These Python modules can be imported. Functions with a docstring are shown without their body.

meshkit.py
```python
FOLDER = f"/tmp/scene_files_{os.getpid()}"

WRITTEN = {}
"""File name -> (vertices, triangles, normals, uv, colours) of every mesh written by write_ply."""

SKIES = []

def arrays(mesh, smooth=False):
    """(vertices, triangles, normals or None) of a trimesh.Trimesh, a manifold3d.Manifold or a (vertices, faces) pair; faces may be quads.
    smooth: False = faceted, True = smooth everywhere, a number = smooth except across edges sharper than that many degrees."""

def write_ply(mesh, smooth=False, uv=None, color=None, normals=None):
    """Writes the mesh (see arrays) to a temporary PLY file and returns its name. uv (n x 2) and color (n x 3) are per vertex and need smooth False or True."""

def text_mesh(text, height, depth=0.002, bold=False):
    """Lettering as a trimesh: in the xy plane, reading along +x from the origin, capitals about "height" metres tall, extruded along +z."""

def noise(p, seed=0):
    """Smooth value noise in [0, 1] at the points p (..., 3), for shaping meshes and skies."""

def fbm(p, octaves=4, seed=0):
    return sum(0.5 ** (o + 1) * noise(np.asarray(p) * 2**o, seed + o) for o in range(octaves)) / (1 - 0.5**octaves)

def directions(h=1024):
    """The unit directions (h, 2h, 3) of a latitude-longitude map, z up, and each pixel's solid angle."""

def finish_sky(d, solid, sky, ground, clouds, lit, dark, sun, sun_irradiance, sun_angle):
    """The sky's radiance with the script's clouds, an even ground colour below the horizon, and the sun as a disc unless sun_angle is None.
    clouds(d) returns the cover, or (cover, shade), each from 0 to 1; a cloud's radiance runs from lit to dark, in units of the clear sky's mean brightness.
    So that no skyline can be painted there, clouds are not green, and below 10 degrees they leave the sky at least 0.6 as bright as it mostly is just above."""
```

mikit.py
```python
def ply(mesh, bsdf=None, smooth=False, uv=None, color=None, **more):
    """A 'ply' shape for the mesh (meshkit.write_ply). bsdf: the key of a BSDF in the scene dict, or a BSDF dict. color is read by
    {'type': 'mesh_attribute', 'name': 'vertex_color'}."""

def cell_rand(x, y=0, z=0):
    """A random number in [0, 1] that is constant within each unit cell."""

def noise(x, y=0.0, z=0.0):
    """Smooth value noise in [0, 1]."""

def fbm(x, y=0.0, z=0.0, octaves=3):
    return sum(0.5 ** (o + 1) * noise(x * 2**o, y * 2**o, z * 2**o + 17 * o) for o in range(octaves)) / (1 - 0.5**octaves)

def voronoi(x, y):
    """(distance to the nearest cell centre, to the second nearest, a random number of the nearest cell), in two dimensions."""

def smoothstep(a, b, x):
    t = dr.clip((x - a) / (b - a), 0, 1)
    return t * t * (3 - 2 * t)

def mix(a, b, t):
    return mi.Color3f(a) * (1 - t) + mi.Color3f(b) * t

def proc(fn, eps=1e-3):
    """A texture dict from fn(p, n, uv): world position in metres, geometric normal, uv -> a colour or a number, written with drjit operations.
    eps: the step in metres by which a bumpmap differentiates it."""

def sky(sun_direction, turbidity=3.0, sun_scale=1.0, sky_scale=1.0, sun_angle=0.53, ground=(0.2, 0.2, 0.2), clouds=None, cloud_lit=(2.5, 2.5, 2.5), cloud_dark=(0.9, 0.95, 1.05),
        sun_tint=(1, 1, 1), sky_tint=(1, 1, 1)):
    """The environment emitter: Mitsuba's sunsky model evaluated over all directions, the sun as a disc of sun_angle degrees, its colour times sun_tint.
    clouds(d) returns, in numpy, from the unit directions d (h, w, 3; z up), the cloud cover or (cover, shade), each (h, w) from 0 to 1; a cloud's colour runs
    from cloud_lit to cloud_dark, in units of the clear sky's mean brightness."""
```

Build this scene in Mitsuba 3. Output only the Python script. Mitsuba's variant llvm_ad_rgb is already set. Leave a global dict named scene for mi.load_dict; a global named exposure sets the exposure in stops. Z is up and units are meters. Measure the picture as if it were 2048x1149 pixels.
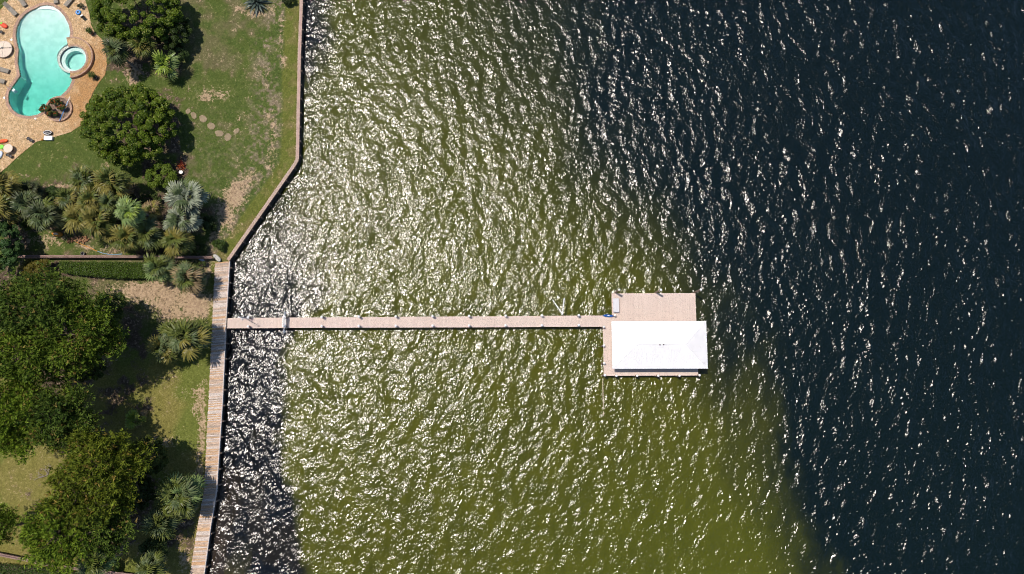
import math, random
import numpy as np
import trimesh
import drjit as dr
import mitsuba as mi
import mikit, meshkit
from mikit import noise, fbm, smoothstep, mix, cell_rand, voronoi
from shapely.geometry import Polygon, Point, LineString, MultiPolygon, box as sbox
from shapely import affinity
from shapely.ops import unary_union
from scipy.spatial import Delaunay

# ---------------------------------------------------------------- camera, sky, exposure
H_CAM = 114.0                      # metres above the water, a drone looking nearly straight down
FPX = 1425.0                       # focal length in photograph pixels (2048 wide)
CX, CY = 1024.0, 574.5
NADIR = (-40.0, 186.0)             # where straight down lies, from the photograph's centre
_n = np.array([NADIR[0], NADIR[1], FPX]); _n /= np.linalg.norm(_n)     # down, in camera axes (right, down, forward)
_roll = math.radians(-0.15)
_ex = np.array([math.cos(_roll), math.sin(_roll), 0.0]); _X = _ex - _ex.dot(_n) * _n; _X /= np.linalg.norm(_X)
_Z = -_n; _Y = np.cross(_Z, _X)
# world axes (x right, y up the picture, z up) in camera axes; right/down/forward handedness is kept by this sign
_Y = _Y if _Y[1] < 0 else -_Y
M_WC = np.stack([_X, _Y, _Z])      # rows: world axes in camera axes;  world = M_WC @ cam
CAM = np.array([0.0, 0.0, H_CAM])
def at(px, py, z=1.0):
    """The point of the place at height z that the photograph shows at this pixel."""
    d = M_WC @ np.array([px - CX, py - CY, FPX])
    return CAM + d * (z - H_CAM) / d[2]
def at2(px, py, z=1.0):
    return at(px, py, z)[:2]
_fwd = M_WC @ np.array([0, 0, 1.0]); _up = M_WC @ np.array([0, -1.0, 0])
T = mi.ScalarTransform4f
scene, labels = {}, {}
scene['camera'] = {'type': 'perspective', 'fov': math.degrees(2 * math.atan(1024 / FPX)), 'fov_axis': 'x', 'near_clip': 0.5, 'far_clip': 3000.0,
                   'to_world': T().look_at(origin=CAM.tolist(), target=(CAM + _fwd).tolist(), up=_up.tolist())}
SUN = np.array([-0.85 * 0.34, 0.53 * 0.34, 1.0])
scene['sky'] = mikit.sky(SUN.tolist(), turbidity=4, sun_tint=(0.93, 1.0, 1.14), sky_scale=0.8)
exposure = 1.75

Z_LAWN, Z_PATIO, Z_WALK, Z_PIER = 1.0, 1.04, 1.22, 1.55
rng = np.random.default_rng(7)

# ---------------------------------------------------------------- helpers
def numbered(name, parent=None):
    full = name if parent is None else parent + '__' + name
    if full not in scene and full not in labels and full not in _taken:
        _taken.add(full); return full
    k = _count.get(full, 0)
    while True:
        k += 1
        c = f'{full}_{k:03d}'
        if c not in _taken:
            _count[full] = k; _taken.add(c); return c
_taken, _count = set(), {}
def thing(name, label, cat, group=None, kind=None):
    key = numbered(name)
    labels[key] = {'label': label, 'category': cat}
    if group: labels[key]['group'] = group
    return key
def struct(name, shape, label=None):
    _taken.add(name); scene[name] = shape
    labels[name] = {'kind': 'structure'}
    if label: labels[name]['label'] = label
    return name
def part(name, parent, shape, label=None, kind=None):
    key = numbered(name, parent); scene[key] = shape
    d = {}
    if label: d['label'] = label
    if kind: d['kind'] = kind
    if d: labels[key] = d
    return key
def single(name, shape, label, cat, group=None, kind=None):
    key = numbered(name); scene[key] = shape
    labels[key] = {'label': label, 'category': cat}
    if group: labels[key]['group'] = group
    if kind: labels[key]['kind'] = kind
    return key
def mat4(R=np.eye(3), t=(0, 0, 0), s=1.0):
    m = np.eye(4); m[:3, :3] = np.asarray(R) * s; m[:3, 3] = t
    return T(m.tolist())
def rz(a):
    c, s = math.cos(a), math.sin(a); return np.array([[c, -s, 0], [s, c, 0], [0, 0, 1.0]])
def ry(a):
    c, s = math.cos(a), math.sin(a); return np.array([[c, 0, s], [0, 1, 0], [-s, 0, c]])
def rx(a):
    c, s = math.cos(a), math.sin(a); return np.array([[1, 0, 0], [0, c, -s], [0, s, c]])
class MB:
    def __init__(self): self.v, self.f, self.n = [], [], 0
    def add(self, v, f):
        v = np.asarray(v, float); f = np.asarray(f, int)
        self.v.append(v); self.f.append(f + self.n); self.n += len(v); return self
    def mesh(self, m):
        return self.add(m.vertices, m.faces)
    def box(self, c, size, R=np.eye(3), ch=0.0):
        sx, sy, sz = np.array(size) / 2
        if ch <= 0:
            v = np.array([[x, y, z] for x in (-sx, sx) for y in (-sy, sy) for z in (-sz, sz)])
            f = [[0, 1, 3], [0, 3, 2], [4, 6, 7], [4, 7, 5], [0, 4, 5], [0, 5, 1], [2, 3, 7], [2, 7, 6], [0, 2, 6], [0, 6, 4], [1, 5, 7], [1, 7, 3]]
        else:           # top edges chamfered
            a = [[-sx, -sy, -sz], [sx, -sy, -sz], [sx, sy, -sz], [-sx, sy, -sz]]
            b = [[-sx, -sy, sz - ch], [sx, -sy, sz - ch], [sx, sy, sz - ch], [-sx, sy, sz - ch]]
            t = [[-sx + ch, -sy + ch, sz], [sx - ch, -sy + ch, sz], [sx - ch, sy - ch, sz], [-sx + ch, sy - ch, sz]]
            v = np.array(a + b + t); f = [[0, 2, 1], [0, 3, 2], [8, 9, 10], [8, 10, 11]]
            for o in (0, 4):
                for i in range(4):
                    j = (i + 1) % 4
                    f += [[o + i, o + j, o + 4 + j], [o + i, o + 4 + j, o + 4 + i]]
        return self.add(v @ np.asarray(R).T + np.asarray(c), f)
    def tube(self, pts, r, sides=8, cap=True):
        p = np.asarray(pts, float); k = len(p); r = np.broadcast_to(r, (k,))
        t = np.gradient(p, axis=0); t /= np.linalg.norm(t, axis=1, keepdims=True) + 1e-12
        a = np.cross(t, np.where(np.abs(t[:, 2:]) < 0.9, [0, 0, 1.0], [1.0, 0, 0])); a /= np.linalg.norm(a, axis=1, keepdims=True)
        b = np.cross(t, a); ang = np.arange(sides) * 2 * np.pi / sides
        v = p[:, None] + r[:, None, None] * (np.cos(ang)[None, :, None] * a[:, None] + np.sin(ang)[None, :, None] * b[:, None])
        i, j = np.meshgrid(np.arange(k - 1), np.arange(sides), indexing='ij')
        q = np.stack([i * sides + j, i * sides + (j + 1) % sides, (i + 1) * sides + (j + 1) % sides, (i + 1) * sides + j], -1).reshape(-1, 4)
        f = np.vstack([q[:, [0, 1, 2]], q[:, [0, 2, 3]]]); v = v.reshape(-1, 3)
        if cap:
            v = np.vstack([v, p[0], p[-1]]); c0, c1 = len(v) - 2, len(v) - 1; s = np.arange(sides)
            f = np.vstack([f, np.stack([(s + 1) % sides, s, s * 0 + c0], 1), np.stack([(k - 1) * sides + s, (k - 1) * sides + (s + 1) % sides, s * 0 + c1], 1)])
        return self.add(v, f)
    def prism(self, poly, z0, z1):
        for g in getattr(poly, 'geoms', [poly]):
            m = trimesh.creation.extrude_polygon(g, z1 - z0, engine='earcut'); m.apply_translation([0, 0, z0]); self.mesh(m)
        return self
    def sheet(self, poly, z):
        for g in getattr(poly, 'geoms', [poly]):
            v, f = trimesh.creation.triangulate_polygon(g, engine='earcut')
            v = np.column_stack([v, np.full(len(v), z)]); f = np.asarray(f)
            e = np.cross(v[f[:, 1]] - v[f[:, 0]], v[f[:, 2]] - v[f[:, 0]])[:, 2] < 0
            f[e] = f[e][:, ::-1]; self.add(v, f)
        return self
    def lathe(self, prof, c=(0, 0, 0), sides=24):
        prof = np.asarray(prof, float); k = len(prof); ang = np.arange(sides) * 2 * np.pi / sides
        v = np.stack([prof[:, None, 0] * np.cos(ang), prof[:, None, 0] * np.sin(ang), np.broadcast_to(prof[:, None, 1], (k, sides))], -1).reshape(-1, 3) + np.asarray(c)
        i, j = np.meshgrid(np.arange(k - 1), np.arange(sides), indexing='ij')
        q = np.stack([i * sides + j, i * sides + (j + 1) % sides, (i + 1) * sides + (j + 1) % sides, (i + 1) * sides + j], -1).reshape(-1, 4)
        return self.add(v, np.vstack([q[:, [0, 1, 2]], q[:, [0, 2, 3]]]))
    def get(self): return np.vstack(self.v), np.vstack(self.f)
    def ply(self, bsdf, smooth=False, **k): return mikit.ply(self.get(), bsdf, smooth=smooth, **k)
def pw(x, pts):
    """Piecewise linear function in drjit through (x, value) points in ascending x."""
    y = mi.Float(pts[0][1])
    for (x0, y0), (x1, y1) in zip(pts[:-1], pts[1:]):
        y = y + (y1 - y0) * dr.clip((x - x0) / (x1 - x0), 0, 1)
    return y
def bsdf(name, color, rough=0.6, spec=0.3, two=True, metallic=0.0, bump=None, scale=0.01, eps=1e-3):
    c = color if isinstance(color, dict) else {'type': 'rgb', 'value': list(color)}
    b = {'type': 'principled', 'base_color': c, 'roughness': rough, 'specular': spec, 'metallic': metallic}
    if bump is not None:
        b = {'type': 'bumpmap', 'arbitrary': mikit.proc(bump, eps), 'scale': scale, 'bsdf': b}
    scene[name] = {'type': 'twosided', 'bsdf': b} if two else b
    return name

# ---------------------------------------------------------------- shore lines (world)
SEAWALL_PX = [(607, -60), (606, 0), (602, 110), (598, 320), (592, 331), (459, 522)]
BW_OUT_PX = [(459, 523), (452, 640), (445, 800), (433, 980), (420, 1060), (408, 1149), (398, 1215)]      # boardwalk outer edge
BW_IN_PX = [(430, 526), (424, 655), (417, 800), (408, 980), (394, 1060), (380, 1149), (368, 1215)]
SEAWALL = [at2(x, y, 1.15) for x, y in SEAWALL_PX]
BW_OUT = [at2(x, y, Z_WALK) for x, y in BW_OUT_PX]
BW_IN = [at2(x, y, Z_WALK) for x, y in BW_IN_PX]
SHORE = SEAWALL + BW_OUT
shore_fn = sorted([(float(p[1]), float(p[0])) for p in SHORE])       # x of the shore as a function of y
NORTH_Y, SOUTH_Y = 130.0, -130.0
land_poly = Polygon([(-260, NORTH_Y), (SEAWALL[0][0], NORTH_Y)] + [tuple(p) for p in SHORE] + [(BW_OUT[-1][0] - 4, SOUTH_Y), (-260, SOUTH_Y)]).buffer(0)

# ---------------------------------------------------------------- water
shx = lambda lst: sorted([(float(at2(x, y, 0)[1]), float(at2(x, y, 0)[0])) for x, y in lst])
deep_line = shx([(1060, -40), (1085, 100), (1120, 220), (1230, 360), (1345, 470), (1425, 600), (1505, 760), (1575, 930), (1640, 1149), (1660, 1250)])
near_line = shx([(640, -40), (650, 80), (612, 180), (600, 260), (596, 330), (596, 440), (622, 560), (622, 610), (575, 690), (567, 800), (572, 900), (592, 1000), (618, 1149), (630, 1250)])
def water_color(p, n, uv):
    w = fbm(p.x * 0.11, p.y * 0.07, octaves=4) - 0.5
    w2 = fbm(p.x * 0.5, p.y * 0.35 + 9, octaves=4) - 0.5
    s = p.x - pw(p.y, deep_line)
    wid = pw(p.y, [(-40, 5.0), (-10, 7.0), (20, 14.0), (60, 24.0)])
    deep = smoothstep(-1.0, 1.0, (s + w * 15 + w2 * 5) / wid + 0.40)
    g = mix((0.044, 0.048, 0.003), (0.066, 0.068, 0.0035), dr.clip(0.5 + w2 * 1.6, 0, 1))
    g = mix(g, (0.044, 0.048, 0.004), smoothstep(0, 55, p.y) * 0.7)
    g = mix(g, (0.060, 0.070, 0.0035), smoothstep(0, -28, p.y) * smoothstep(-20, 40, p.x) * 0.7)
    d = mix((0.0018, 0.0062, 0.0054), (0.0014, 0.0050, 0.0050), smoothstep(-30, 40, p.y))
    c = mix(g, d, deep)
    ns = p.x - pw(p.y, near_line)
    nw = pw(p.y, [(-60, 2.4), (5, 1.3), (10, 1.0), (15, 3.0), (22, 3.5), (60, 3.0)])
    near = smoothstep(1.0, -1.0, (ns + w2 * 3.5 + w * 4.0) / nw) * pw(p.y, [(10, 1.0), (16, 0.95), (24, 0.7), (34, 0.8), (50, 1.0), (60, 1.0)])
    nd = mix((0.0030, 0.0040, 0.0055), (0.010, 0.0085, 0.006), smoothstep(0.45, 0.7, fbm(p.x * 0.25 + 3, p.y * 0.12, octaves=3)))
    ds = p.x - pw(p.y, shore_fn)
    nd = mix(nd, (0.030, 0.021, 0.013), smoothstep(4.2, 1.0, ds + w2 * 3) * smoothstep(-12, -25, p.y) * 0.8)
    patch = smoothstep(0.56, 0.68, fbm(p.x * 0.35 + 31, p.y * 0.10, octaves=2)) * smoothstep(-22, -36, p.y)
    nd = mix(nd, (0.058, 0.052, 0.012), patch * 0.8)
    return mix(c, nd, near)
def ripples(p, n, uv):
    c, s_ = math.cos(.5), math.sin(.5)
    u, v = p.x * c - p.y * s_, p.x * s_ + p.y * c
    return RIPPLE * (noise(u * 3.7 + 5, v * 2.8, 3.0) / 3.7 + 1.1 * noise(p.x * 7.8, p.y * 6.6 + 9, 7.0) / 7.8)
RIPPLE = 0.205
scene['water_bsdf'] = {'type': 'bumpmap', 'arbitrary': mikit.proc(ripples, 0.004), 'scale': 1.0,
                       'bsdf': {'type': 'roughplastic', 'distribution': 'beckmann', 'alpha': 0.060, 'int_ior': 1.475, 'diffuse_reflectance': mikit.proc(water_color), 'nonlinear': False}}
def make_water():
    dx, N = 0.125, 1280
    L = N * dx
    k1 = np.fft.fftfreq(N, dx) * 2 * np.pi
    kx, ky = np.meshgrid(k1, k1)
    k = np.hypot(kx, ky); k[0, 0] = 1
    th = np.arctan2(ky, kx) - math.radians(-4)
    r = np.random.default_rng(11)
    g = (r.normal(size=(N, N)) + 1j * r.normal(size=(N, N)))
    kp = 2 * np.pi / 3.4
    hf = smooth01((2 * np.pi / k - 0.24) / 0.10)
    # chop running from the west, its long crests north-south; short ripples spread in all directions
    c2 = np.abs(np.cos(th))
    spread = 0.45 + c2 ** 6 * np.exp(-k / 1.6) * 9.0 + c2 ** 2 * 0.4
    S = np.where(k > 0.5, k ** -2.6, 0) * np.exp(-(kp / k) ** 2) * spread * hf
    S[0, 0] = 0
    low = 1 / (1 + (k / 3.2) ** 6)
    F = g * np.sqrt(S)
    Hl, Hs = np.fft.ifft2(F * np.sqrt(low)).real, np.fft.ifft2(F * np.sqrt(1 - low)).real
    slope = lambda h: math.hypot(np.gradient(h, dx, axis=1).std(), np.gradient(h, dx, axis=0).std())
    # gusts: cat's-paws of rougher and calmer ripples, drawn out across the wind
    xs = np.arange(N) * dx
    gx_, gy_ = np.meshgrid(xs, xs)
    gust = meshkit.fbm(np.stack([gx_ * .30, gy_ * .13, gx_ * 0], -1), 4, 5)
    gust = 0.45 + 1.25 * smooth01((gust - .28) / .45)
    # ripples stand on the forward faces of the longer waves
    face = np.gradient(Hl, dx, axis=1); gust = gust * (1 + .45 * np.clip(face / face.std(), -1.5, 2))
    Hs = Hs * gust
    Hh = Hl * (LONG_SLOPE / slope(Hl)) + Hs * (SHORT_SLOPE / slope(Hs))
    x0, x1, y0, y1 = -56.0, 95.5, -34.0, 69.0
    nx, ny = int((x1 - x0) / dx), int((y1 - y0) / dx)
    Hh = np.tile(Hh, (1, 1))[:ny, :nx]
    X, Y = np.meshgrid(x0 + np.arange(nx) * dx, y0 + np.arange(ny) * dx)
    keep_x = np.interp(Y[:, 0], [a for a, b in shore_fn], [b for a, b in shore_fn]) - 1.5
    V = np.stack([X, Y, Hh], -1).reshape(-1, 3)
    i, j = np.meshgrid(np.arange(ny - 1), np.arange(nx - 1), indexing='ij')
    ok = X[:-1, 1:] > keep_x[:-1, None]
    a = (i * nx + j)[ok]
    F = np.concatenate([np.stack([a, a + 1, a + nx + 1], 1), np.stack([a, a + nx + 1, a + nx], 1)])
    used = np.unique(F); remap = np.full(len(V), -1); remap[used] = np.arange(len(used))
    return (V[used], remap[F]), (x0, x0 + (nx - 1) * dx, y0, y0 + (ny - 1) * dx)
def smooth01(t):
    t = np.clip(t, 0, 1); return t * t * (3 - 2 * t)
LONG_SLOPE, SHORT_SLOPE = 0.092, 0.088
wmesh, wext = make_water()
struct('water', mikit.ply(wmesh, 'water_bsdf', smooth=True), 'green shallows and dark deep bay water glittering in the sun')
outer = sbox(-260, -420, 700, 420).difference(land_poly).difference(sbox(wext[0] + .2, wext[2] + .2, wext[1] - .2, wext[3] - .2))
struct('open_water', MB().sheet(outer, -0.12).ply('water_bsdf'))

# ---------------------------------------------------------------- pool and patio outlines
POOL_PX = [(71, 17), (80, 12), (92, 10), (105, 12), (119, 21), (130, 34), (138, 50), (141, 66), (139, 77), (134, 89), (126, 94), (117, 103), (113, 114), (115, 125),
           (119, 135), (127, 143), (140, 149), (143, 153), (144, 162), (140, 172), (133, 182), (122, 192), (110, 199), (100, 206), (92, 216), (85, 224), (75, 230), (60, 233), (48, 232),
           (35, 228), (25, 220), (18, 208), (16, 195), (18, 184), (25, 173), (40, 152), (38, 140), (35, 125), (36, 110), (37, 100), (33, 85), (31, 70), (33, 55), (40, 40), (50, 29), (60, 22)]
pool_poly = Polygon([at2(x, y, Z_PATIO) for x, y in POOL_PX]).buffer(0.35).buffer(-0.7).buffer(0.35)
PATIO_PX = [(-140, 60), (-60, 45), (-8, 30), (8, 12), (22, -6), (30, -40), (166, -40), (170, 0), (178, 25), (182, 50), (190, 66), (205, 80), (211, 100), (214, 128), (210, 150), (198, 165), (186, 185),
            (178, 205), (172, 230), (163, 250), (140, 265), (110, 274), (72, 284), (52, 300), (33, 316), (12, 336), (-8, 352), (-140, 380)]
patio_poly = Polygon([at2(x, y, Z_PATIO) for x, y in PATIO_PX]).buffer(0.8).buffer(-1.6).buffer(0.8)
lawn_poly = land_poly.difference(patio_poly.buffer(-0.5))

# lawn -----------------------------------------------------------
def blob(p, px, py, rx_, ry_, z=Z_LAWN):
    c = at2(px, py, z)
    a, b = rx_ * 0.0795, ry_ * 0.0795
    return dr.exp(-(dr.square((p.x - c[0]) / a) + dr.square((p.y - c[1]) / b)))
SAND = [(412, 195, 15, 11, 1.0), (440, 190, 16, 12, .6), (480, 240, 14, 14, .45), (545, 280, 10, 40, .6), (540, 330, 16, 22, .55), (536, 150, 14, 16, .6), (562, 60, 8, 30, .8), (566, 120, 7, 14, .7),
        (480, 18, 14, 10, .6), (510, 28, 20, 8, .8), (550, 15, 12, 14, .6), (466, 388, 26, 26, 1.0), (450, 435, 20, 34, 1.0), (90, 478, 46, 16, .75), (200, 498, 60, 10, .55), (425, 475, 10, 14, .9), (480, 400, 20, 20, .5), (540, 235, 10, 20, .5), (500, 355, 20, 20, .5),
        (300, 578, 64, 22, .75), (342, 612, 50, 34, 1.0), (398, 630, 30, 26, .75), (260, 585, 40, 20, .65), (400, 600, 30, 20, .75), (395, 800, 14, 26, .7), (405, 830, 8, 60, .7), (325, 885, 22, 10, 1.0), (400, 930, 9, 60, .8),
        (130, 373, 40, 6, .9), (310, 1100, 24, 14, .7), (365, 1120, 14, 26, .8), (270, 140, 24, 16, .9), (265, 160, 14, 12, .8), (35, 600, 20, 28, .35), (225, 715, 14, 14, .5), (212, 330, 10, 6, .9),
        (218, 85, 14, 10, .6), (205, 200, 12, 12, .5), (280, 1000, 14, 40, .5), (205, 650, 24, 20, .6), (230, 1110, 10, 14, .6), (340, 1050, 30, 40, .4), (345, 525, 60, 10, .5), (415, 545, 14, 20, .6)]
MULCH_AND_SHADE = [(265, 680, 70, 90, .55), (250, 800, 70, 80, .52), (285, 990, 30, 80, .8), (180, 900, 60, 30, .6), (120, 700, 100, 120, .8), (150, 1000, 80, 90, .7), (180, 410, 130, 70, .9), (330, 430, 90, 60, .95), (40, 420, 90, 60, .95), (300, 500, 110, 24, .6), (265, 120, 60, 40, .9), (330, 110, 40, 40, .9), (290, 60, 70, 50, .9), (290, 260, 80, 70, .9), (330, 340, 60, 30, .9),  # mulch and pine straw; also paints the pines' cast shade darker into the lawn
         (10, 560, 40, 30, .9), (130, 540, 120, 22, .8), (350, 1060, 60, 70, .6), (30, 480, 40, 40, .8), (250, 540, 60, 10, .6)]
strip_fn = shore_fn
def lawn_color(p, n, uv):
    big = fbm(p.x * 0.13 + 7, p.y * 0.13, octaves=3)
    mid = fbm(p.x * 0.7, p.y * 0.7 + 3, octaves=3)
    fine = fbm(p.x * 4.0, p.y * 4.0, octaves=2)
    vf = noise(p.x * 9.0, p.y * 9.0)
    south = smoothstep(7.0, 3.0, p.y)
    west = smoothstep(-62, -70, p.x)
    green = mix((0.054, 0.083, 0.020), (0.090, 0.114, 0.027), mid)
    olive = mix((0.098, 0.108, 0.038), (0.122, 0.110, 0.055), mid)
    c = mix(green, olive, smoothstep(0.47, 0.70, big * 0.6 + mid * 0.5 - west * 0.12))
    olive2 = mix((0.150, 0.142, 0.036), (0.190, 0.165, 0.055), mid)
    c = mix(c, mix(olive2, (0.115, 0.135, 0.030), smoothstep(0.45, 0.62, big)), south)
    ds = pw(p.y, strip_fn) - p.x
    strip = smoothstep(3.3, 2.6, ds + (mid - .5) * 0.6) * (1 - south)
    c = mix(c, mix((0.108, 0.122, 0.026), (0.150, 0.136, 0.046), smoothstep(.4, .65, mid + (1.2 - ds) * .1)), strip * 0.9)
    dry = smoothstep(2.7, 3.5, ds) * smoothstep(8.5, 5.0, ds + (big - .5) * 4) * (1 - south) + 0.45 * smoothstep(6.5, 8, ds) * smoothstep(26, 12, ds) * smoothstep(52, 30, p.y) * smoothstep(14, 22, p.y)
    spk = fbm(p.x * 2.2 + 60, p.y * 2.2, octaves=3)
    c = mix(c, mix((0.150, 0.118, 0.082), (0.250, 0.205, 0.140), fine), dr.clip(dry, 0, 1) * smoothstep(0.40, 0.68, spk * .6 + mid * .4) * 0.9)
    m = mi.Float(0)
    for a in MULCH_AND_SHADE: m = dr.maximum(m, blob(p, *a[:4]) * a[4])
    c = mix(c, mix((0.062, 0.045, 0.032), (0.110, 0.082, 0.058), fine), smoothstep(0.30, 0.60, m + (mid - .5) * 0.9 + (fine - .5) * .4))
    s = mi.Float(0)
    for a in SAND: s = s + blob(p, *a[:4]) * a[4]
    k = smoothstep(0.30, 1.00, s + (mid - .5) * 0.9 + (fine - .5) * 1.1 + (vf - .5) * .5)
    c = mix(c, mix((0.29, 0.20, 0.125), (0.43, 0.315, 0.215), fine), k * 0.85)
    c = mix(c, (0.19, 0.155, 0.095), smoothstep(0.60, 0.88, vf * .6 + fine * .4) * 0.28)
    return c * (0.56 + 0.42 * fine + 0.44 * vf)
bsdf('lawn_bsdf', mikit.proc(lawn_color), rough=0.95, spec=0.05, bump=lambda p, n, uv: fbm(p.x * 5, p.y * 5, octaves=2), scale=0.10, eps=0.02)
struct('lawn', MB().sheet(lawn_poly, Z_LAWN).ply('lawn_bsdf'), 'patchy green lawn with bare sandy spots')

# patio -----------------------------------------------------------
def paver_color(p, n, uv):
    f1, f2, idr = voronoi(p.x * 3.4, p.y * 3.4)
    joint = smoothstep(0.04, 0.14, f2 - f1)
    mid = fbm(p.x * 0.25 + 40, p.y * 0.25, octaves=3)
    e = at2(195, 150, 1.0); e2 = at2(170, 205, 1.0)
    rust = dr.exp(-(dr.square((p.x - e[0]) / 3.0) + dr.square((p.y - e[1]) / 7.5))) + 0.8 * dr.exp(-(dr.square((p.x - e2[0]) / 3.0) + dr.square((p.y - e2[1]) / 5.0)))
    c = mix((0.40, 0.262, 0.135), (0.58, 0.42, 0.255), idr)
    blot = fbm(p.x * 1.6, p.y * 1.6 + 20, octaves=3)
    c = mix(c, (0.44, 0.27, 0.135), dr.clip(smoothstep(0.40, 0.85, mid * .7 + rust * 0.5 + (blot - .5) * .8), 0, 1) * 0.75)
    c = mix(c, (0.36, 0.19, 0.07), dr.clip(rust * 1.3 * (blot + .1), 0, 1) * 0.75)
    return c * (0.55 + 0.45 * joint) * (0.8 + 0.4 * noise(p.x * 8, p.y * 8))
bsdf('paver_bsdf', mikit.proc(paver_color), rough=0.85, spec=0.15)
SPA_C = at2(145, 117, Z_PATIO); SPA_R = 44 * 0.0795
PLANT_C = at2(119, 219, Z_PATIO); PLANT_R = 27 * 0.0795
patio_sheet = patio_poly.difference(pool_poly.buffer(0.40)).difference(Point(SPA_C).buffer(SPA_R - .1)).difference(Point(PLANT_C).buffer(PLANT_R - .1))
struct('patio', MB().prism(patio_sheet, Z_LAWN - 0.4, Z_PATIO).ply('paver_bsdf'), 'tan and rust stone paver pool terrace')

# pool -------------------------------------------------------------
bsdf('coping_bsdf', mikit.proc(lambda p, n, uv: mix((0.27, 0.17, 0.125), (0.41, 0.275, 0.205), fbm(p.x * 3, p.y * 3, octaves=2)) * (0.75 + 0.5 * noise(p.x * 7, p.y * 7))), rough=0.8, spec=0.2)
bsdf('plaster_bsdf', mikit.proc(lambda p, n, uv: mix((0.58, 0.68, 0.64), (0.72, 0.79, 0.75), smoothstep(.25, .75, fbm(p.x * 1.3, p.y * 1.3, p.z, octaves=5)))), rough=0.8, spec=0.1)
bsdf('step_bsdf', (0.82, 0.84, 0.82), rough=0.7)
pool = thing('swimming_pool', 'curved turquoise swimming pool with brick coping in a stone terrace', 'swimming pool')
WL = Z_PATIO - 0.13
yl = [(float(at2(80, y, 1)[1]), d) for y, d in ((240, 2.1), (200, 2.5), (165, 2.2), (130, 1.5), (80, .9), (30, 0.45), (10, 0.35))]
yl.sort()
def pool_depth(y): return np.interp(y, [a for a, b in yl], [b for a, b in yl])
def dense(poly, step):
    r = poly.exterior; n = max(8, int(r.length / step)); return np.array([r.interpolate(i / n, normalized=True).coords[0] for i in range(n)])
bd = dense(pool_poly, 0.35)
inner = pool_poly.buffer(-0.45)
gx, gy = np.meshgrid(np.arange(pool_poly.bounds[0], pool_poly.bounds[2], 0.45), np.arange(pool_poly.bounds[1], pool_poly.bounds[3], 0.45))
gi = np.array([q for q in np.column_stack([gx.ravel(), gy.ravel()]) if inner.contains(Point(q))])
P2 = np.vstack([bd, gi])
dl = Delaunay(P2); cen = P2[dl.simplices].mean(1)
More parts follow.
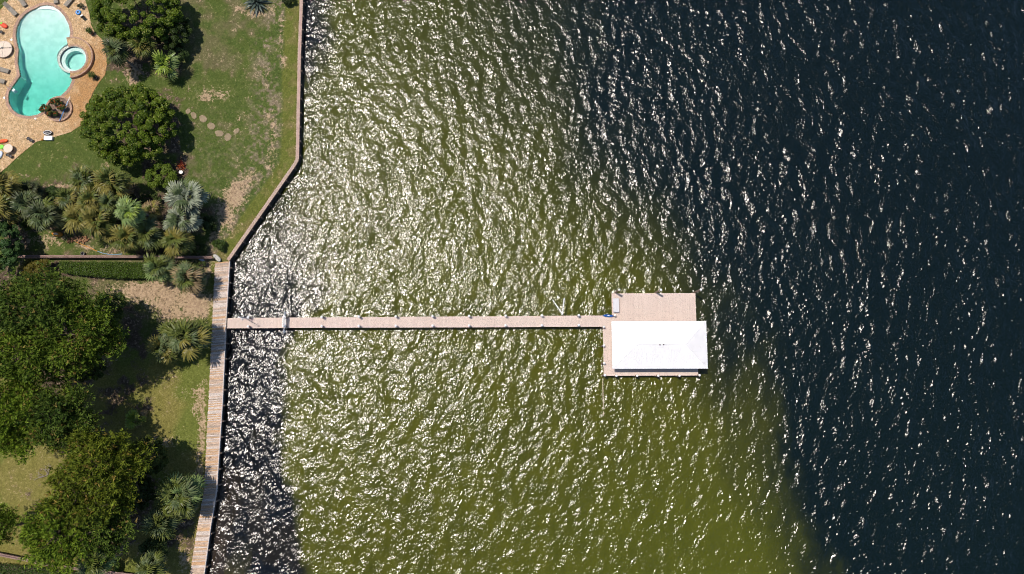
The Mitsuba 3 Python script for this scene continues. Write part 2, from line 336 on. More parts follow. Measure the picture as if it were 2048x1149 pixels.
tri = dl.simplices[[pool_poly.buffer(0.01).contains(Point(c)) for c in cen]]
dist = np.array([pool_poly.exterior.distance(Point(q)) for q in P2])
zz = WL - pool_depth(P2[:, 1]) + 0.35 * np.exp(-dist / 0.35)
v3 = np.column_stack([P2, zz])
e = np.cross(v3[tri[:, 1]] - v3[tri[:, 0]], v3[tri[:, 2]] - v3[tri[:, 0]])[:, 2] < 0
tri[e] = tri[e][:, ::-1]
part('floor', pool, mikit.ply((v3, tri), 'plaster_bsdf', smooth=True))
nb = len(bd); i0 = np.arange(nb); i1 = (i0 + 1) % nb
wv = np.vstack([np.column_stack([bd, zz[:nb]]), np.column_stack([bd, np.full(nb, Z_PATIO - 0.02)])])
part('side_wall', pool, mikit.ply((wv, np.vstack([np.stack([i0, i1, nb + i1], 1), np.stack([i0, nb + i1, nb + i0], 1)])), 'plaster_bsdf', smooth=60))
cop = pool_poly.buffer(0.46).difference(pool_poly.buffer(-0.03))
cop = cop.difference(Point(SPA_C).buffer(SPA_R)).difference(Point(PLANT_C).buffer(PLANT_R))
part('coping', pool, MB().prism(cop, Z_PATIO - 0.25, Z_PATIO + 0.035).ply('coping_bsdf'))
shelf = Polygon([at2(x, y, Z_PATIO) for x, y in [(66, 17), (71, 17), (74, 18), (85, 17), (97, 17), (109, 20), (117, 23), (122, 21), (112, 8), (92, 4), (74, 9)]]).intersection(pool_poly.buffer(-0.01))
part('entry_step', pool, MB().prism(shelf, WL - 0.6, WL - 0.08).ply('step_bsdf'), 'white curved entry step')
scene['pool_medium'] = {'type': 'homogeneous', 'sigma_t': {'type': 'rgb', 'value': [0.34, 0.065, 0.095]}, 'albedo': {'type': 'rgb', 'value': [0.0, 0.0, 0.0]}}
body = pool_poly.buffer(0.03)
scene['pool_surface_bsdf'] = {'type': 'thindielectric', 'int_ior': 1.33}
part('pool_water', pool, {**MB().prism(body, WL - 3.0, WL).ply('pool_surface_bsdf'), 'interior': {'type': 'ref', 'id': 'pool_medium'}})
# ladder
lad = MB()
lp = at(24, 178, Z_PATIO)
ld = np.array([0.75, -0.66, 0]); lpv = np.array([0.66, 0.75, 0])
for s in (-1, 1):
    b0 = lp + lpv * 0.24 * s
    lad.tube([b0 - ld * .45, b0 - ld * .4 + [0, 0, .6], b0 - ld * .1 + [0, 0, .75], b0 + ld * .25 + [0, 0, .55], b0 + ld * .3 + [0, 0, -1.0]], 0.03, 6)
bsdf('steel_bsdf', (0.7, 0.7, 0.7), rough=0.3, metallic=0.8)
lk = thing('pool_ladder', 'steel pool ladder with white treads on the west pool edge', 'ladder')
part('rail', lk, lad.ply('steel_bsdf', smooth=40))
bsdf('white_bsdf', (0.80, 0.80, 0.78), rough=0.5)
for q in range(3):
    part('tread', lk, MB().box(lp + ld * (.36 + .06 * q) + [0, 0, .02 - .28 * q], (0.34, 0.5, 0.05), rz(math.atan2(ld[1], ld[0])), .015).ply('white_bsdf'))

# spa ------------------------------------------------------------------
spa = thing('hot_tub', 'round raised hot tub spilling into the pool, with a stone bench crescent', 'hot tub')
sc = np.array(SPA_C); S = 0.0795
tub_c = np.array(at2(146, 118, Z_PATIO + .4)); R_in = 27 * S
circ = lambda c, r, n=48: Point(c).buffer(r, quad_segs=n // 4)
ZT = Z_PATIO + 0.42
wedge = Polygon([sc, at2(131, 60, Z_PATIO), at2(260, 60, Z_PATIO), at2(260, 190, Z_PATIO), at2(141, 190, Z_PATIO)])
ledge = circ(sc, SPA_R).intersection(wedge).difference(circ(tub_c, R_in + 4 * S))
part('stone_ledge', spa, MB().prism(ledge, Z_LAWN - .3, ZT).ply('paver_bsdf'))
rim = circ(tub_c, R_in + 4 * S).intersection(wedge).difference(circ(tub_c, R_in))
part('brick_rim', spa, MB().prism(rim, Z_LAWN - .3, ZT + .04).ply('coping_bsdf'))
edge = circ(sc, SPA_R + .02).intersection(wedge).difference(circ(sc, SPA_R - .2))
part('brick_edging', spa, MB().prism(edge.difference(rim), Z_LAWN - .3, ZT + .045).ply('coping_bsdf'))
bsdf('spa_tile_bsdf', mikit.proc(lambda p, n, uv: mix((0.34, 0.38, 0.33), (0.56, 0.60, 0.54), noise(p.x * 6, p.y * 6))), rough=0.5)
weir = circ(tub_c, R_in + 4 * S).difference(circ(tub_c, R_in)).difference(wedge)
part('spill_wall', spa, MB().prism(weir, -1.2, ZT - .03).ply('spa_tile_bsdf'))
blk = MB()
for a in np.linspace(math.radians(128), math.radians(196), 15):
    blk.box((tub_c[0] + (R_in + 2.6 * S) * math.cos(a), tub_c[1] + (R_in + 2.6 * S) * math.sin(a), ZT), (0.28, 0.075, 0.10), rz(a))
part('spill_tile', spa, blk.ply('spa_tile_bsdf'), kind='stuff')
bench = circ(tub_c, R_in).difference(circ(tub_c + np.array([2.5, -1.5]) * S, 20.5 * S))
part('seat_bench', spa, MB().prism(bench, ZT - 1.1, ZT - .38).ply('plaster_bsdf'))
part('tub_floor', spa, MB().prism(circ(tub_c, R_in), ZT - 1.6, ZT - 1.2).ply('plaster_bsdf'))
part('tub_side', spa, MB().prism(circ(tub_c, R_in + .005).difference(circ(tub_c, R_in - .03)), ZT - 1.7, ZT - .04).ply('plaster_bsdf'))
part('tub_water', spa, {**MB().prism(circ(tub_c, R_in - .031), ZT - 2.2, ZT - .08).ply('pool_surface_bsdf'), 'interior': {'type': 'ref', 'id': 'pool_medium'}})

# ================================================================= plants
bsdf('bark_bsdf', mikit.proc(lambda p, n, uv: mix((0.075, 0.055, 0.042), (0.15, 0.115, 0.09), fbm(p.x * 4, p.y * 4, p.z * 1.5, octaves=3))), rough=0.9, spec=0.1)
bsdf('palm_trunk_bsdf', mikit.proc(lambda p, n, uv: mix((0.11, 0.09, 0.075), (0.22, 0.19, 0.17), noise(p.z * 7, p.x * 2, p.y * 2))), rough=0.9, spec=0.1)
def leaf_bsdf(name, **k):
    b = {'type': 'principled', 'base_color': {'type': 'mesh_attribute', 'name': 'vertex_color'}, 'roughness': k.get('rough', 0.45), 'specular': k.get('spec', 0.18)}
    scene[name] = {'type': 'twosided', 'bsdf': b}
leaf_bsdf('leaf_bsdf'); leaf_bsdf('needle_bsdf', rough=0.6, spec=0.15); leaf_bsdf('frond_bsdf', rough=0.45, spec=0.25)
def leaves(c, nrm, size, col, r, bend=0.18, wide=0.5):
    n = len(c); t = r.normal(size=(n, 3)); t -= (t * nrm).sum(1, keepdims=True) * nrm; t /= np.linalg.norm(t, axis=1, keepdims=True) + 1e-9
    b = np.cross(nrm, t); s = size[:, None]
    v = np.stack([c - t * s, c + b * s * wide - nrm * s * bend, c + t * s, c - b * s * wide - nrm * s * bend], 1).reshape(-1, 3)
    o = np.arange(n)[:, None] * 4
    f = np.concatenate([o + [0, 2, 1], o + [0, 3, 2]])
    return v, f, np.repeat(col, 4, axis=0)
def unit(v): return v / (np.linalg.norm(v, axis=-1, keepdims=True) + 1e-9)
def crown_mesh(center, rad, n, seed, colors, size=(.13, .22), lumps=46, lump_r=0.26, squash=0.7, gap=0.0):
    """Leaves gathered in clumps over a lumpy dome: many small leaf faces spread through the crown's volume."""
    r = np.random.default_rng(seed); rad = np.asarray(rad, float)
    d = unit(r.normal(size=(lumps, 3))); d[:, 2] = np.abs(d[:, 2]) * 1.0 - 0.25; d = unit(d)
    q = 0.55 + 0.45 * r.random(lumps) ** 0.6
    lc = d * q[:, None] * rad * (1 - lump_r * .6)
    lr = lump_r * rad.mean() * (0.65 + 0.7 * r.random(lumps))
    w = lr ** 2 / (lr ** 2).sum(); which = r.choice(lumps, n, p=w)
    u = unit(r.normal(size=(n, 3))); u[:, 2] = np.where(r.random(n) < .75, np.abs(u[:, 2]), u[:, 2])
    rr = lr[which] * (0.35 + 0.65 * r.random(n) ** 0.45)
    p = lc[which] + u * rr[:, None] * np.array([1, 1, squash])
    if gap > 0:
        keep = meshkit.fbm(p * 0.9 + seed, 2, seed) > gap; p, u, which = p[keep], u[keep], which[keep]; n = len(p)
    nr = unit(u + r.normal(size=(n, 3)) * 0.55 + [0, 0, .35])
    tone = r.random(lumps)[which] * .5 + r.random(n) * .5
    A, B = np.array(colors[0]), np.array(colors[1]); col = A + (B - A) * tone[:, None]
    if len(colors) > 2:
        odd = r.random(n) < .06; col[odd] = colors[2]
    return leaves(p + np.asarray(center), nr, size[0] + (size[1] - size[0]) * r.random(n), col, r)
def limbs(base, center, rad, seed, n=7, r0=.25):
    r = np.random.default_rng(seed); out = []
    base = np.asarray(base, float); center = np.asarray(center, float); fork = base + (center - base) * 0.45
    out.append(MB().tube([base, base + (fork - base) * .5 + [.06, .04, 0], fork], [r0 * 1.25, r0 * .9, r0 * .75], 9).ply('bark_bsdf', smooth=50))
    for k in range(n):
        a = 2 * np.pi * (k + r.random() * .6) / n; l = .55 + .3 * r.random()
        e = center + np.array([math.cos(a) * rad[0] * l, math.sin(a) * rad[1] * l, rad[2] * (.1 + .5 * r.random())])
        m = (fork + e) / 2 + [0, 0, .3]
        out.append(MB().tube([fork, m, e], [r0 * .5, r0 * .3, r0 * .1], 6).ply('bark_bsdf', smooth=50))
    return out
def broadleaf(name, label, cat, px, py, h, rad, n, seed, colors, group=None, trunk=True, **k):
    """px, py: where the crown's middle, at height h, appears."""
    c = at(px, py, Z_LAWN + h)
    key = thing(name, label, cat, group)
    v, f, col = crown_mesh(c, rad, n, seed, colors, **k)
    part('crown' if trunk else 'foliage', key, mikit.ply((v, f), 'leaf_bsdf', color=col))
    L = limbs([c[0] + .2, c[1], Z_LAWN - .1], c, rad, seed, n=7 if trunk else 5, r0=.22 if trunk else .05)
    part('trunk' if trunk else 'stem', key, L[0])
    for l in L[1:]: part('limb' if trunk else 'stem', key, l)
    return key
OAK = [(0.020, 0.046, 0.003), (0.104, 0.152, 0.010), (0.22, 0.24, 0.05)]
broadleaf('broadleaf_tree', 'large round dark green tree beside the pool terrace, whole crown in view', 'tree', 258, 249, 4.2, (7.4, 6.7, 4.2), 42000, 1, OAK, lumps=330, lump_r=.095, size=(.12, .22))
broadleaf('broadleaf_tree', 'large dark green tree cut by the top edge of the photo', 'tree', 275, 22, 4.4, (7.4, 5.9, 3.8), 36000, 2, OAK, lumps=280, lump_r=.10, size=(.12, .22))
broadleaf('broadleaf_tree', 'smaller dark green tree crown east of the tree at the top edge', 'tree', 345, 62, 2.8, (3.2, 3.1, 1.9), 9000, 3, [(0.012, 0.024, 0.004), (0.034, 0.058, 0.009)], lumps=80, lump_r=.16)
broadleaf('broadleaf_tree', 'blue green tree at the left edge beside the fence end', 'tree', 2, 490, 4.0, (3.6, 4.0, 2.6), 14000, 4, [(0.018, 0.046, 0.012), (0.05, 0.098, 0.025)], lumps=120, lump_r=.14)
broadleaf('broadleaf_tree', 'dark tree at the left edge west of the tallest pine', 'tree', -14, 630, 4.0, (2.6, 4.2, 2.2), 8000, 5, [(0.014, 0.026, 0.006), (0.035, 0.055, 0.012)], lumps=44, lump_r=.22)
BUSH = [(0.045, 0.085, 0.010), (0.105, 0.150, 0.015)]
broadleaf('bush', 'bright green bush just south of the round tree, next to the red leaved plant', 'bush', 322, 352, 1.5, (2.5, 2.2, 1.4), 5000, 6, BUSH, trunk=False, lumps=26, lump_r=.28, size=(.10, .17))
broadleaf('bush', 'small bright green bush among dark palms near the left edge', 'bush', 56, 446, 1.0, (1.2, 1.2, .8), 1300, 7, BUSH, trunk=False, lumps=12, lump_r=.35, size=(.09, .16))
broadleaf('bush', 'small dark bush cut by the top edge near the seawall', 'bush', 578, 0, .8, (1.3, .9, .8), 1300, 8, [(0.012, 0.022, .006), (0.035, .05, .014)], trunk=False, lumps=14, lump_r=.35)
broadleaf('bush', 'shady dark shrub between the bright fan palm and the lawn', 'bush', 355, 110, 1.2, (1.6, 2.3, 1.1), 3200, 9, [(0.014, 0.028, .007), (0.04, .068, .018)], trunk=False, lumps=24, lump_r=.28)
broadleaf('bush', 'yellow olive shrub hanging over the west end of the fence', 'bush', 72, 537, 1.6, (2.8, 1.7, 1.3), 5200, 10, [(0.050, 0.052, .008), (0.13, .105, .014)], trunk=False, lumps=30, lump_r=.26, size=(.09, .16))
broadleaf('bush', 'pale green rounded bush at the left edge below the pines', 'bush', 3, 716, 1.4, (1.3, 1.9, 1.2), 2600, 11, [(0.055, 0.075, .022), (0.12, .14, .055)], trunk=False, lumps=20, lump_r=.3, size=(.08, .14))
broadleaf('bush', 'variegated small shrub on bare soil west of the tallest pine', 'bush', 36, 566, .9, (1.3, 1.0, .7), 1300, 12, [(0.04, 0.07, .015), (0.14, .15, .03)], trunk=False, lumps=12, lump_r=.35)
broadleaf('bush', 'round clipped green bush beside the leaning palm at the bottom', 'bush', 227, 1133, .9, (1.0, 1.0, .8), 1600, 13, [(0.035, 0.065, .010), (0.07, .11, .016)], trunk=False, lumps=12, lump_r=.4, size=(.08, .13))
broadleaf('bush', 'dense mid green shrub south of the two boardwalk palms', 'bush', 312, 1094, 1.7, (2.4, 2.0, 1.4), 5000, 14, [(0.022, 0.042, .010), (0.058, .088, .02)], trunk=False, lumps=28, lump_r=.27)
broadleaf('bush', 'dark round shrub at the foot of the silver palms, by the lawn', 'bush', 420, 448, .9, (1.0, 1.6, .8), 1500, 15, [(0.012, 0.025, .006), (0.03, .05, .012)], trunk=False, lumps=12, lump_r=.35)
broadleaf('bush', 'green shrub at the end of the fence on the lawn corner', 'bush', 438, 492, .8, (1.2, 1.0, .7), 1500, 16, [(0.018, 0.036, .006), (0.045, .075, .012)], trunk=False, lumps=12, lump_r=.35)
broadleaf('bush', 'dark green shrub under the palms west of the middle garden', 'bush', 108, 385, .8, (1.9, 1.2, .8), 2200, 17, [(0.016, 0.034, .008), (0.045, .075, .015)], trunk=False, lumps=16, lump_r=.33)
broadleaf('bush', 'low dark shrub beside the small broadleaf patch behind the big bush', 'bush', 190, 390, .5, (1.5, 1.2, .6), 1000, 18, [(0.016, 0.034, .008), (0.045, .075, .015)], trunk=False, lumps=12, lump_r=.35)

UNDER = [(0.020, 0.036, .008), (0.060, 0.082, .018)]
for i, (x, y, rx_, ry_, l) in enumerate([(250, 395, 1.7, 1.2, 'low dark shrub in the shade east of the middle palms'), (300, 400, 1.9, 1.3, 'dark shrub in the gap between the leaning palm and the silver palms'),
        (125, 425, 1.4, 1.5, 'low shrub between the dark palms and the middle garden'), (322, 500, 1.6, .9, 'shrub against the fence behind the pale green palm'), (398, 500, 1.5, 1.2, 'shaded shrub near the fence end below the silver palms'),
        (235, 452, 1.2, 1.3, 'low shrub between the log heap palm and the leaning palm'), (20, 395, 1.6, 1.3, 'dark shrub between the two yellow palms at the left edge'), (40, 440, 1.3, 1.2, 'dark shrub left of the small bright bush'),
        (345, 545, 1.0, 1.2, 'low green shrub between the two palms at the hedge end'), (398, 532, 1.3, 1.0, 'low dark shrub at the fence end beside the boardwalk top'), (330, 1065, 1.6, 1.4, 'low shrub between the two lower boardwalk palms')]):
    broadleaf('bush', l, 'bush', x, y, .7, (rx_, ry_, .8), 1500, 200 + i, UNDER, trunk=False, lumps=22, lump_r=.25, size=(.09, .16))
broadleaf('broadleaf_tree', 'small leafy tree in the shade east of the tallest pine, upper one', 'tree', 226, 612, 4.5, (2.3, 2.4, 1.6), 5200, 301, [(0.018, .036, .006), (.07, .10, .016)], lumps=60, lump_r=.17)
broadleaf('broadleaf_tree', 'small leafy tree in the shade east of the tallest pine, lower one', 'tree', 222, 684, 4.5, (2.2, 2.2, 1.6), 5000, 302, [(0.018, .034, .006), (.075, .095, .016)], lumps=60, lump_r=.17)
broadleaf('broadleaf_tree', 'leafy olive tree between the olive pine and the bare ground by the boardwalk', 'tree', 296, 912, 5.0, (3.2, 3.0, 2.2), 9000, 303, [(0.020, .034, .006), (.085, .10, .016)], lumps=80, lump_r=.16)
broadleaf('broadleaf_tree', 'dark leafy tree south of the leafy olive tree, west of the leaning boardwalk palm', 'tree', 278, 985, 4.5, (2.4, 2.8, 1.8), 6500, 304, [(0.012, .024, .005), (.045, .062, .012)], lumps=60, lump_r=.17)
broadleaf('broadleaf_tree', 'dark leafy tree in the deep shade between the two middle pines', 'tree', 170, 735, 5.0, (3.4, 2.2, 1.8), 7500, 305, [(0.014, .028, .005), (.055, .078, .013)], lumps=70, lump_r=.16)
# hedges
def hedge(name, label, pxs, h, seed, colors, n):
    q = [at2(x, y, Z_LAWN + h) for x, y in pxs]; poly = Polygon(q); r = np.random.default_rng(seed)
    key = thing(name, label, 'hedge')
    mnx, mny, mxx, mxy = poly.bounds; pts = []
    while len(pts) < n:
        c = np.array([r.uniform(mnx, mxx), r.uniform(mny, mxy)])
        if poly.contains(Point(c)): pts.append(c)
    pts = np.array(pts); ed = np.array([poly.exterior.distance(Point(c)) for c in pts])
    z = Z_LAWN + h + (meshkit.fbm(np.column_stack([pts * 1.3, pts[:, 0] * 0]), 3, seed) - .5) * .5 - .25 * np.exp(-ed / .15) - r.random(n) ** 2 * .5
    side = ed < .22; z[side] = Z_LAWN + h * r.random(side.sum()) ** .6
    c = np.column_stack([pts, z]); nr = unit(np.array([0, 0, 1.0]) + r.normal(size=(n, 3)) * .6)
    A, B = np.array(colors[0]), np.array(colors[1])
    v, f, col = leaves(c, nr, .07 + .07 * r.random(n), A + (B - A) * r.random((n, 1)), r)
    part('foliage', key, mikit.ply((v, f), 'leaf_bsdf', color=col))
    part('branch', key, MB().prism(poly.buffer(-.3), Z_LAWN, Z_LAWN + h - .5).ply('bark_bsdf'))
hedge('hedge', 'clipped green hedge along the south side of the wooden fence', [(115, 523), (300, 524), (302, 556), (240, 557), (175, 552), (118, 545)], 1.6, 21, [(0.022, 0.048, .005), (0.060, .098, .010)], 11000)
hedge('hedge', 'green hedge running along the bottom edge behind the picket fence', [(-20, 1128), (60, 1134), (110, 1140), (168, 1147), (168, 1175), (-20, 1175)], 1.4, 22, [(0.02, 0.042, .006), (0.058, .095, .014)], 6000)

# ---------------------------------------------------------------- pines
def needle_tufts(c, ax, size, col, r, k=7):
    n = len(c); m = n * k
    a = np.repeat(ax, k, 0) * 0.95 + unit(r.normal(size=(m, 3))) * 0.7; a = unit(a)
    p = np.repeat(c, k, 0); s = np.repeat(size, k)[:, None] * (0.7 + .5 * r.random((m, 1)))
    b = unit(np.cross(a, r.normal(size=(m, 3))))
    w = 0.065
    v = np.stack([p - b * w * .6, p + a * s * .55 + b * w, p + a * s, p + a * s * .55 - b * w], 1).reshape(-1, 3)
    o = np.arange(m)[:, None] * 4
    f = np.concatenate([o + [0, 1, 2], o + [0, 2, 3]])
    cc = np.repeat(np.repeat(col, k, 0), 4, 0) * np.repeat(0.8 + .4 * r.random((m, 1)), 4, 0)
    return v, f, cc
def pine(label, px, py, h, top, rad, n_br, seed, colors, base_px=None, lower=.45, tn=14):
    """px, py: where the crown's middle (height h) appears; top: height of the tip."""
    r = np.random.default_rng(seed)
    key = thing('pine_tree', label, 'tree')
    c = at(px, py, Z_LAWN + h)
    base = np.array([c[0] + r.normal() * .3, c[1] + r.normal() * .3, Z_LAWN - .1]) if base_px is None else at(*base_px, Z_LAWN - .1)
    tip = np.array([c[0], c[1], Z_LAWN + top])
    ts = np.linspace(0, 1, 9); line = base + (tip - base) * ts[:, None] + np.column_stack([np.sin(ts * 5) * .25, np.cos(ts * 4) * .2 - .2, ts * 0])
    part('trunk', key, MB().tube(line, .30 * (1 - ts * .85), 9).ply('bark_bsdf', smooth=50))
    br = MB(); tc, ta = [], []
    for k in range(n_br):
        u = r.random() ** .8
        z = Z_LAWN + (h - (top - h) * .9) * (1 - u) + (top - .4) * u
        q = np.clip((z - base[2]) / (tip[2] - base[2]), 0, 1); s = base + (tip - base) * q
        a = 2.399 * k + r.normal() * .35
        reach = math.sqrt(max(.08, 1 - (u ** 2.2))) * (.42 + .62 * r.random())
        L = np.array([math.cos(a) * rad[0], math.sin(a) * rad[1], 0]) * reach
        rise = np.linalg.norm(L) * (.05 + .3 * u) + .3
        e = s + L + [0, 0, rise]; m = s + L * .5 + [0, 0, rise * .3] + r.normal(size=3) * .15
        br.tube([s, m, e], [.10, .06, .025], 5, cap=False)
        n2 = max(2, int(np.linalg.norm(L) * 1.7))
        for g in range(n2):
            t = .35 + .65 * (g + r.random()) / n2
            p0 = (1 - t) ** 2 * s + 2 * t * (1 - t) * m + t * t * e
            da = a + r.choice([-1, 1]) * (.4 + .6 * r.random()); dl = (.6 + .9 * r.random()) * (1.2 - .4 * t)
            d = np.array([math.cos(da), math.sin(da), .25 + .3 * r.random()]); d /= np.linalg.norm(d)
            p1 = p0 + d * dl; br.tube([p0, p1], [.035, .015], 3, cap=False)
            for w in range(tn):
                f = r.random() ** .6
                tc.append(p0 + (p1 - p0) * f + r.normal(size=3) * [.55, .55, .22]); ta.append(unit(d * .7 + r.normal(size=3) * .35 + [0, 0, .95]))
    part('branch', key, br.ply('bark_bsdf'), kind='stuff')
    tc, ta = np.array(tc), np.array(ta); n = len(tc)
    A, B, C = (np.array(x) for x in colors)
    patch = meshkit.fbm(tc * .45, 2, seed)[:, None]
    col = A + (B - A) * np.clip(.3 + r.random((n, 1)) * .5 + (patch - .5) * 1.2, 0, 1)
    odd = r.random(n) < .05; col[odd] = C
    v, f, cc = needle_tufts(tc, ta, .42 + .30 * r.random(n), col * np.array([1.55, 1.55, 1.25]), r)
    part('crown', key, mikit.ply((v, f), 'needle_bsdf', color=cc))
    return n * 18
PINE = [(0.034, 0.062, 0.009), (0.105, 0.150, 0.020), (0.16, 0.115, 0.04)]
PINE2 = [(0.040, 0.060, 0.008), (0.118, 0.142, 0.018), (0.17, 0.12, 0.035)]
pt = 0
DARKP = [(0.024, 0.046, 0.010), (0.080, 0.118, 0.022), (0.15, 0.11, 0.04)]
BRT = [(0.040, 0.074, 0.009), (0.120, 0.170, 0.018), (0.16, 0.13, 0.04)]
pt += pine('tallest pine, just south of the west half of the hedge', 92, 618, 13.0, 17.5, (7.2, 5.6), 66, 31, DARKP)
pt += pine('pine with a bare forked trunk, south east of the tallest pine', 158, 668, 12.0, 16.0, (5.8, 6.0), 54, 37, PINE)
pt += pine('green pine at the left edge just below the tallest pine', 66, 712, 12.0, 16.0, (5.8, 4.6), 48, 36, PINE)
pt += pine('green pine at the left edge above the open lower lawn', 38, 826, 11.5, 15.5, (6.6, 6.2), 60, 32, BRT)
pt += pine('dark green pine in the middle of the lower left half, beside its long shade', 124, 832, 11.0, 14.5, (5.4, 5.2), 46, 38, DARKP)
pt += pine('olive green pine with yellowish needles west of the boardwalk palms', 208, 928, 11.5, 15.5, (6.2, 4.6), 54, 33, PINE2)
pt += pine('olive pine between the yellowish pine and the bright bottom pine', 178, 995, 11.0, 14.5, (6.6, 4.4), 52, 39, PINE2)
pt += pine('bright green pine above the bottom picket fence', 130, 1066, 11.5, 15.0, (5.6, 5.0), 50, 34, BRT)
pt += pine('dark pine east of the bright bottom pine, over the grey palm trunk', 205, 1056, 10.0, 13.0, (4.2, 4.2), 34, 40, DARKP)
pt += pine('small pine at the lower left edge standing in the open lawn', -4, 1048, 7.0, 9.5, (3.0, 3.0), 24, 35, PINE, base_px=(56, 1044))

# ---------------------------------------------------------------- palms
def fan_frond(seed, nl=15, pet=.55, blade=.75, droop=.5, width=.055, cols=((.05, .08, .02), (.09, .11, .03)), fan=2.1):
    r = np.random.default_rng(seed); v, f, c = [], [], []
    def strip(pts, ws, col):
        o = len(v)
        for (p, w, side) in zip(pts, ws, range(len(pts))):
            v.append(p - w); v.append(p + w)
            c.append(col); c.append(col)
        for k in range(len(pts) - 1):
            a = o + 2 * k; f.append([a, a + 1, a + 3]); f.append([a, a + 3, a + 2])
    A, B = np.array(cols[0]), np.array(cols[1])
    strip([np.array([0, 0, 0.]), np.array([pet * .6, 0, .06]), np.array([pet, 0, .02])], [np.array([0, .022, 0])] * 3, A * .8 + B * .4)
    hub = np.array([pet, 0, .02])
    for k in range(nl):
        u = (k + .5) / nl * 2 - 1; a = u * fan + r.normal() * .04
        l = blade * (1 - .30 * abs(u) ** 1.6) * (.9 + .2 * r.random())
        d = np.array([math.cos(a), math.sin(a), 0]); pn = np.array([-math.sin(a), math.cos(a), 0])
        dz = droop * (.6 + .6 * r.random())
        tw = .35 * (1 if k % 2 else -1)
        wv = pn + np.array([0, 0, tw])
        pts = [hub, hub + d * l * .5 + [0, 0, .05 - dz * .10], hub + d * l * .85 + [0, 0, .02 - dz * .38], hub + d * l + [0, 0, -dz * .62]]
        col = A + (B - A) * (.25 + .75 * r.random()) * (1.0 if k % 2 else .8)
        strip(pts, [wv * width * .35, wv * width, wv * width * .7, wv * .004], col)
        c[-4:] = [col + np.array([.02, .017, .006])] * 2 + [col + np.array([.06, .05, .02])] * 2
    return np.array(v), np.array(f), np.array(c)
TONES = {'green': ((.034, .054, .010), (.110, .132, .026)), 'yellow': ((.085, .085, .018), (.205, .175, .040)), 'blue': ((.034, .058, .022), (.105, .138, .056)),
         'silver': ((.085, .112, .078), (.26, .29, .205)), 'bright': ((.075, .130, .016), (.22, .30, .035)), 'dead': ((.14, .10, .055), (.26, .19, .10)), 'dark': ((.016, .027, .012), (.05, .066, .026)),
         'lime': ((.07, .12, .03), (.19, .26, .09))}
FROND = {}
for ti, (tn_, cols) in enumerate(TONES.items()):
    FROND[tn_] = []
    for s in range(3):
        big = tn_ == 'silver'
        v, f, c = fan_frond(100 + ti * 10 + s, nl=21 if big else 17, pet=.5 if big else .60, blade=.62 if big else .52, droop=.28 if big else (.85 if tn_ == 'dead' else .55), width=.046 if big else .040, cols=cols, fan=2.2 if big else 2.55)
        FROND[tn_].append(mikit.ply((v, f), 'frond_bsdf', color=c))
def palm(label, px, py, h, rpx, tones, seed, name='cabbage_palm', n=42, lean=(0, 0), base_px=None, group=None, tr=.16, emin=-.75):
    """px, py: where the crown's heart appears; h: its height above the lawn; rpx: the crown's radius in the photograph."""
    r = np.random.default_rng(seed)
    c = at(px, py, Z_LAWN + h); R = rpx * (H_CAM - h) / FPX
    key = thing(name, label, 'palm', group)
    b = at(*base_px, Z_LAWN - .1) if base_px else np.array([c[0] + lean[0], c[1] + lean[1], Z_LAWN - .1])
    ts = np.linspace(0, 1, 7)[:, None]; mid = (b + c) / 2 + np.array([(b - c)[0] * .18, (b - c)[1] * .18, 0])
    line = (1 - ts) ** 2 * b + 2 * ts * (1 - ts) * mid + ts ** 2 * (c - [0, 0, .1])
    part('trunk', key, MB().tube(line, tr * (1.15 - .3 * ts[:, 0]), 9).ply('palm_trunk_bsdf', smooth=50))
    for k in range(n):
        u = (k + .5) / n
        el = 1.25 + (emin - 1.25) * u ** .8 + r.normal() * .17
        a = 2.39996 * k + r.normal() * .30
        tone = tones[min(int(r.random() * len(tones)), len(tones) - 1)]
        if u > .86 and 'nodead' not in tones and r.random() < .5: tone = 'dead'
        s = R / 1.12 * (.50 + .60 * r.random() ** .7)
        Rm = rz(a) @ ry(-el) @ rx(r.normal() * .25)
        part('frond', key, {**FROND[tone][k % 3], 'to_world': mat4(Rm, c + np.array([r.normal() * .12, r.normal() * .12, .25 - .7 * u]) * R * .4, s)})
    return key
def pl(*a, **k): return palm(*a, **k)
G, YL, DK, BL, SV, BR, LM = 'green', 'yellow', 'dark', 'blue', 'silver', 'bright', 'lime'
pl('dark grey green palm between the hot tub and the top trees', 231, 104, 5.0, 30, [BL, DK, G], 41, base_px=(288, 150))
pl('olive palm with yellow fronds behind the dark palm near the top', 287, 93, 4.0, 27, [G, YL, G], 42)
pl('bright green fan palm on the lawn edge under the top trees', 333, 131, 2.6, 31, [BR, BR, LM], 43, n=22)
pl('yellow palm cut by the left edge, nearest the small lawn', 6, 372, 5.0, 36, [YL, YL, G], 44)
pl('yellow palm at the left edge, second one down', 6, 418, 5.0, 34, [YL, G, YL], 45)
pl('dark shaded palm west of the middle garden', 60, 410, 4.0, 34, [DK, BL, DK], 46)
pl('dark grey palm above the orange kayak', 92, 432, 4.5, 36, [DK, BL, G, DK], 47)
pl('dark palm on the edge of the small lawn', 62, 382, 2.5, 24, [DK], 48)
pl('palm at the north west corner of the middle garden', 168, 363, 5.5, 33, [G, BL, YL], 49)
pl('palm on the north edge of the middle garden beside the round tree', 228, 366, 5.5, 36, [G, YL, G], 50)
pl('blue green palm on the west side of the middle garden', 140, 398, 5.0, 29, [BL, G, YL], 51)
pl('yellow green palm in the centre of the middle garden', 185, 405, 6.0, 32, [YL, YL, G], 52)
pl('blue green palm in the centre of the middle garden', 222, 408, 5.5, 26, [BL, G], 53)
pl('yellow olive palm near the south west of the middle garden', 158, 438, 5.5, 33, [G, YL], 54)
pl('green palm above the heap of split logs', 198, 448, 5.5, 36, [G, YL, G], 55)
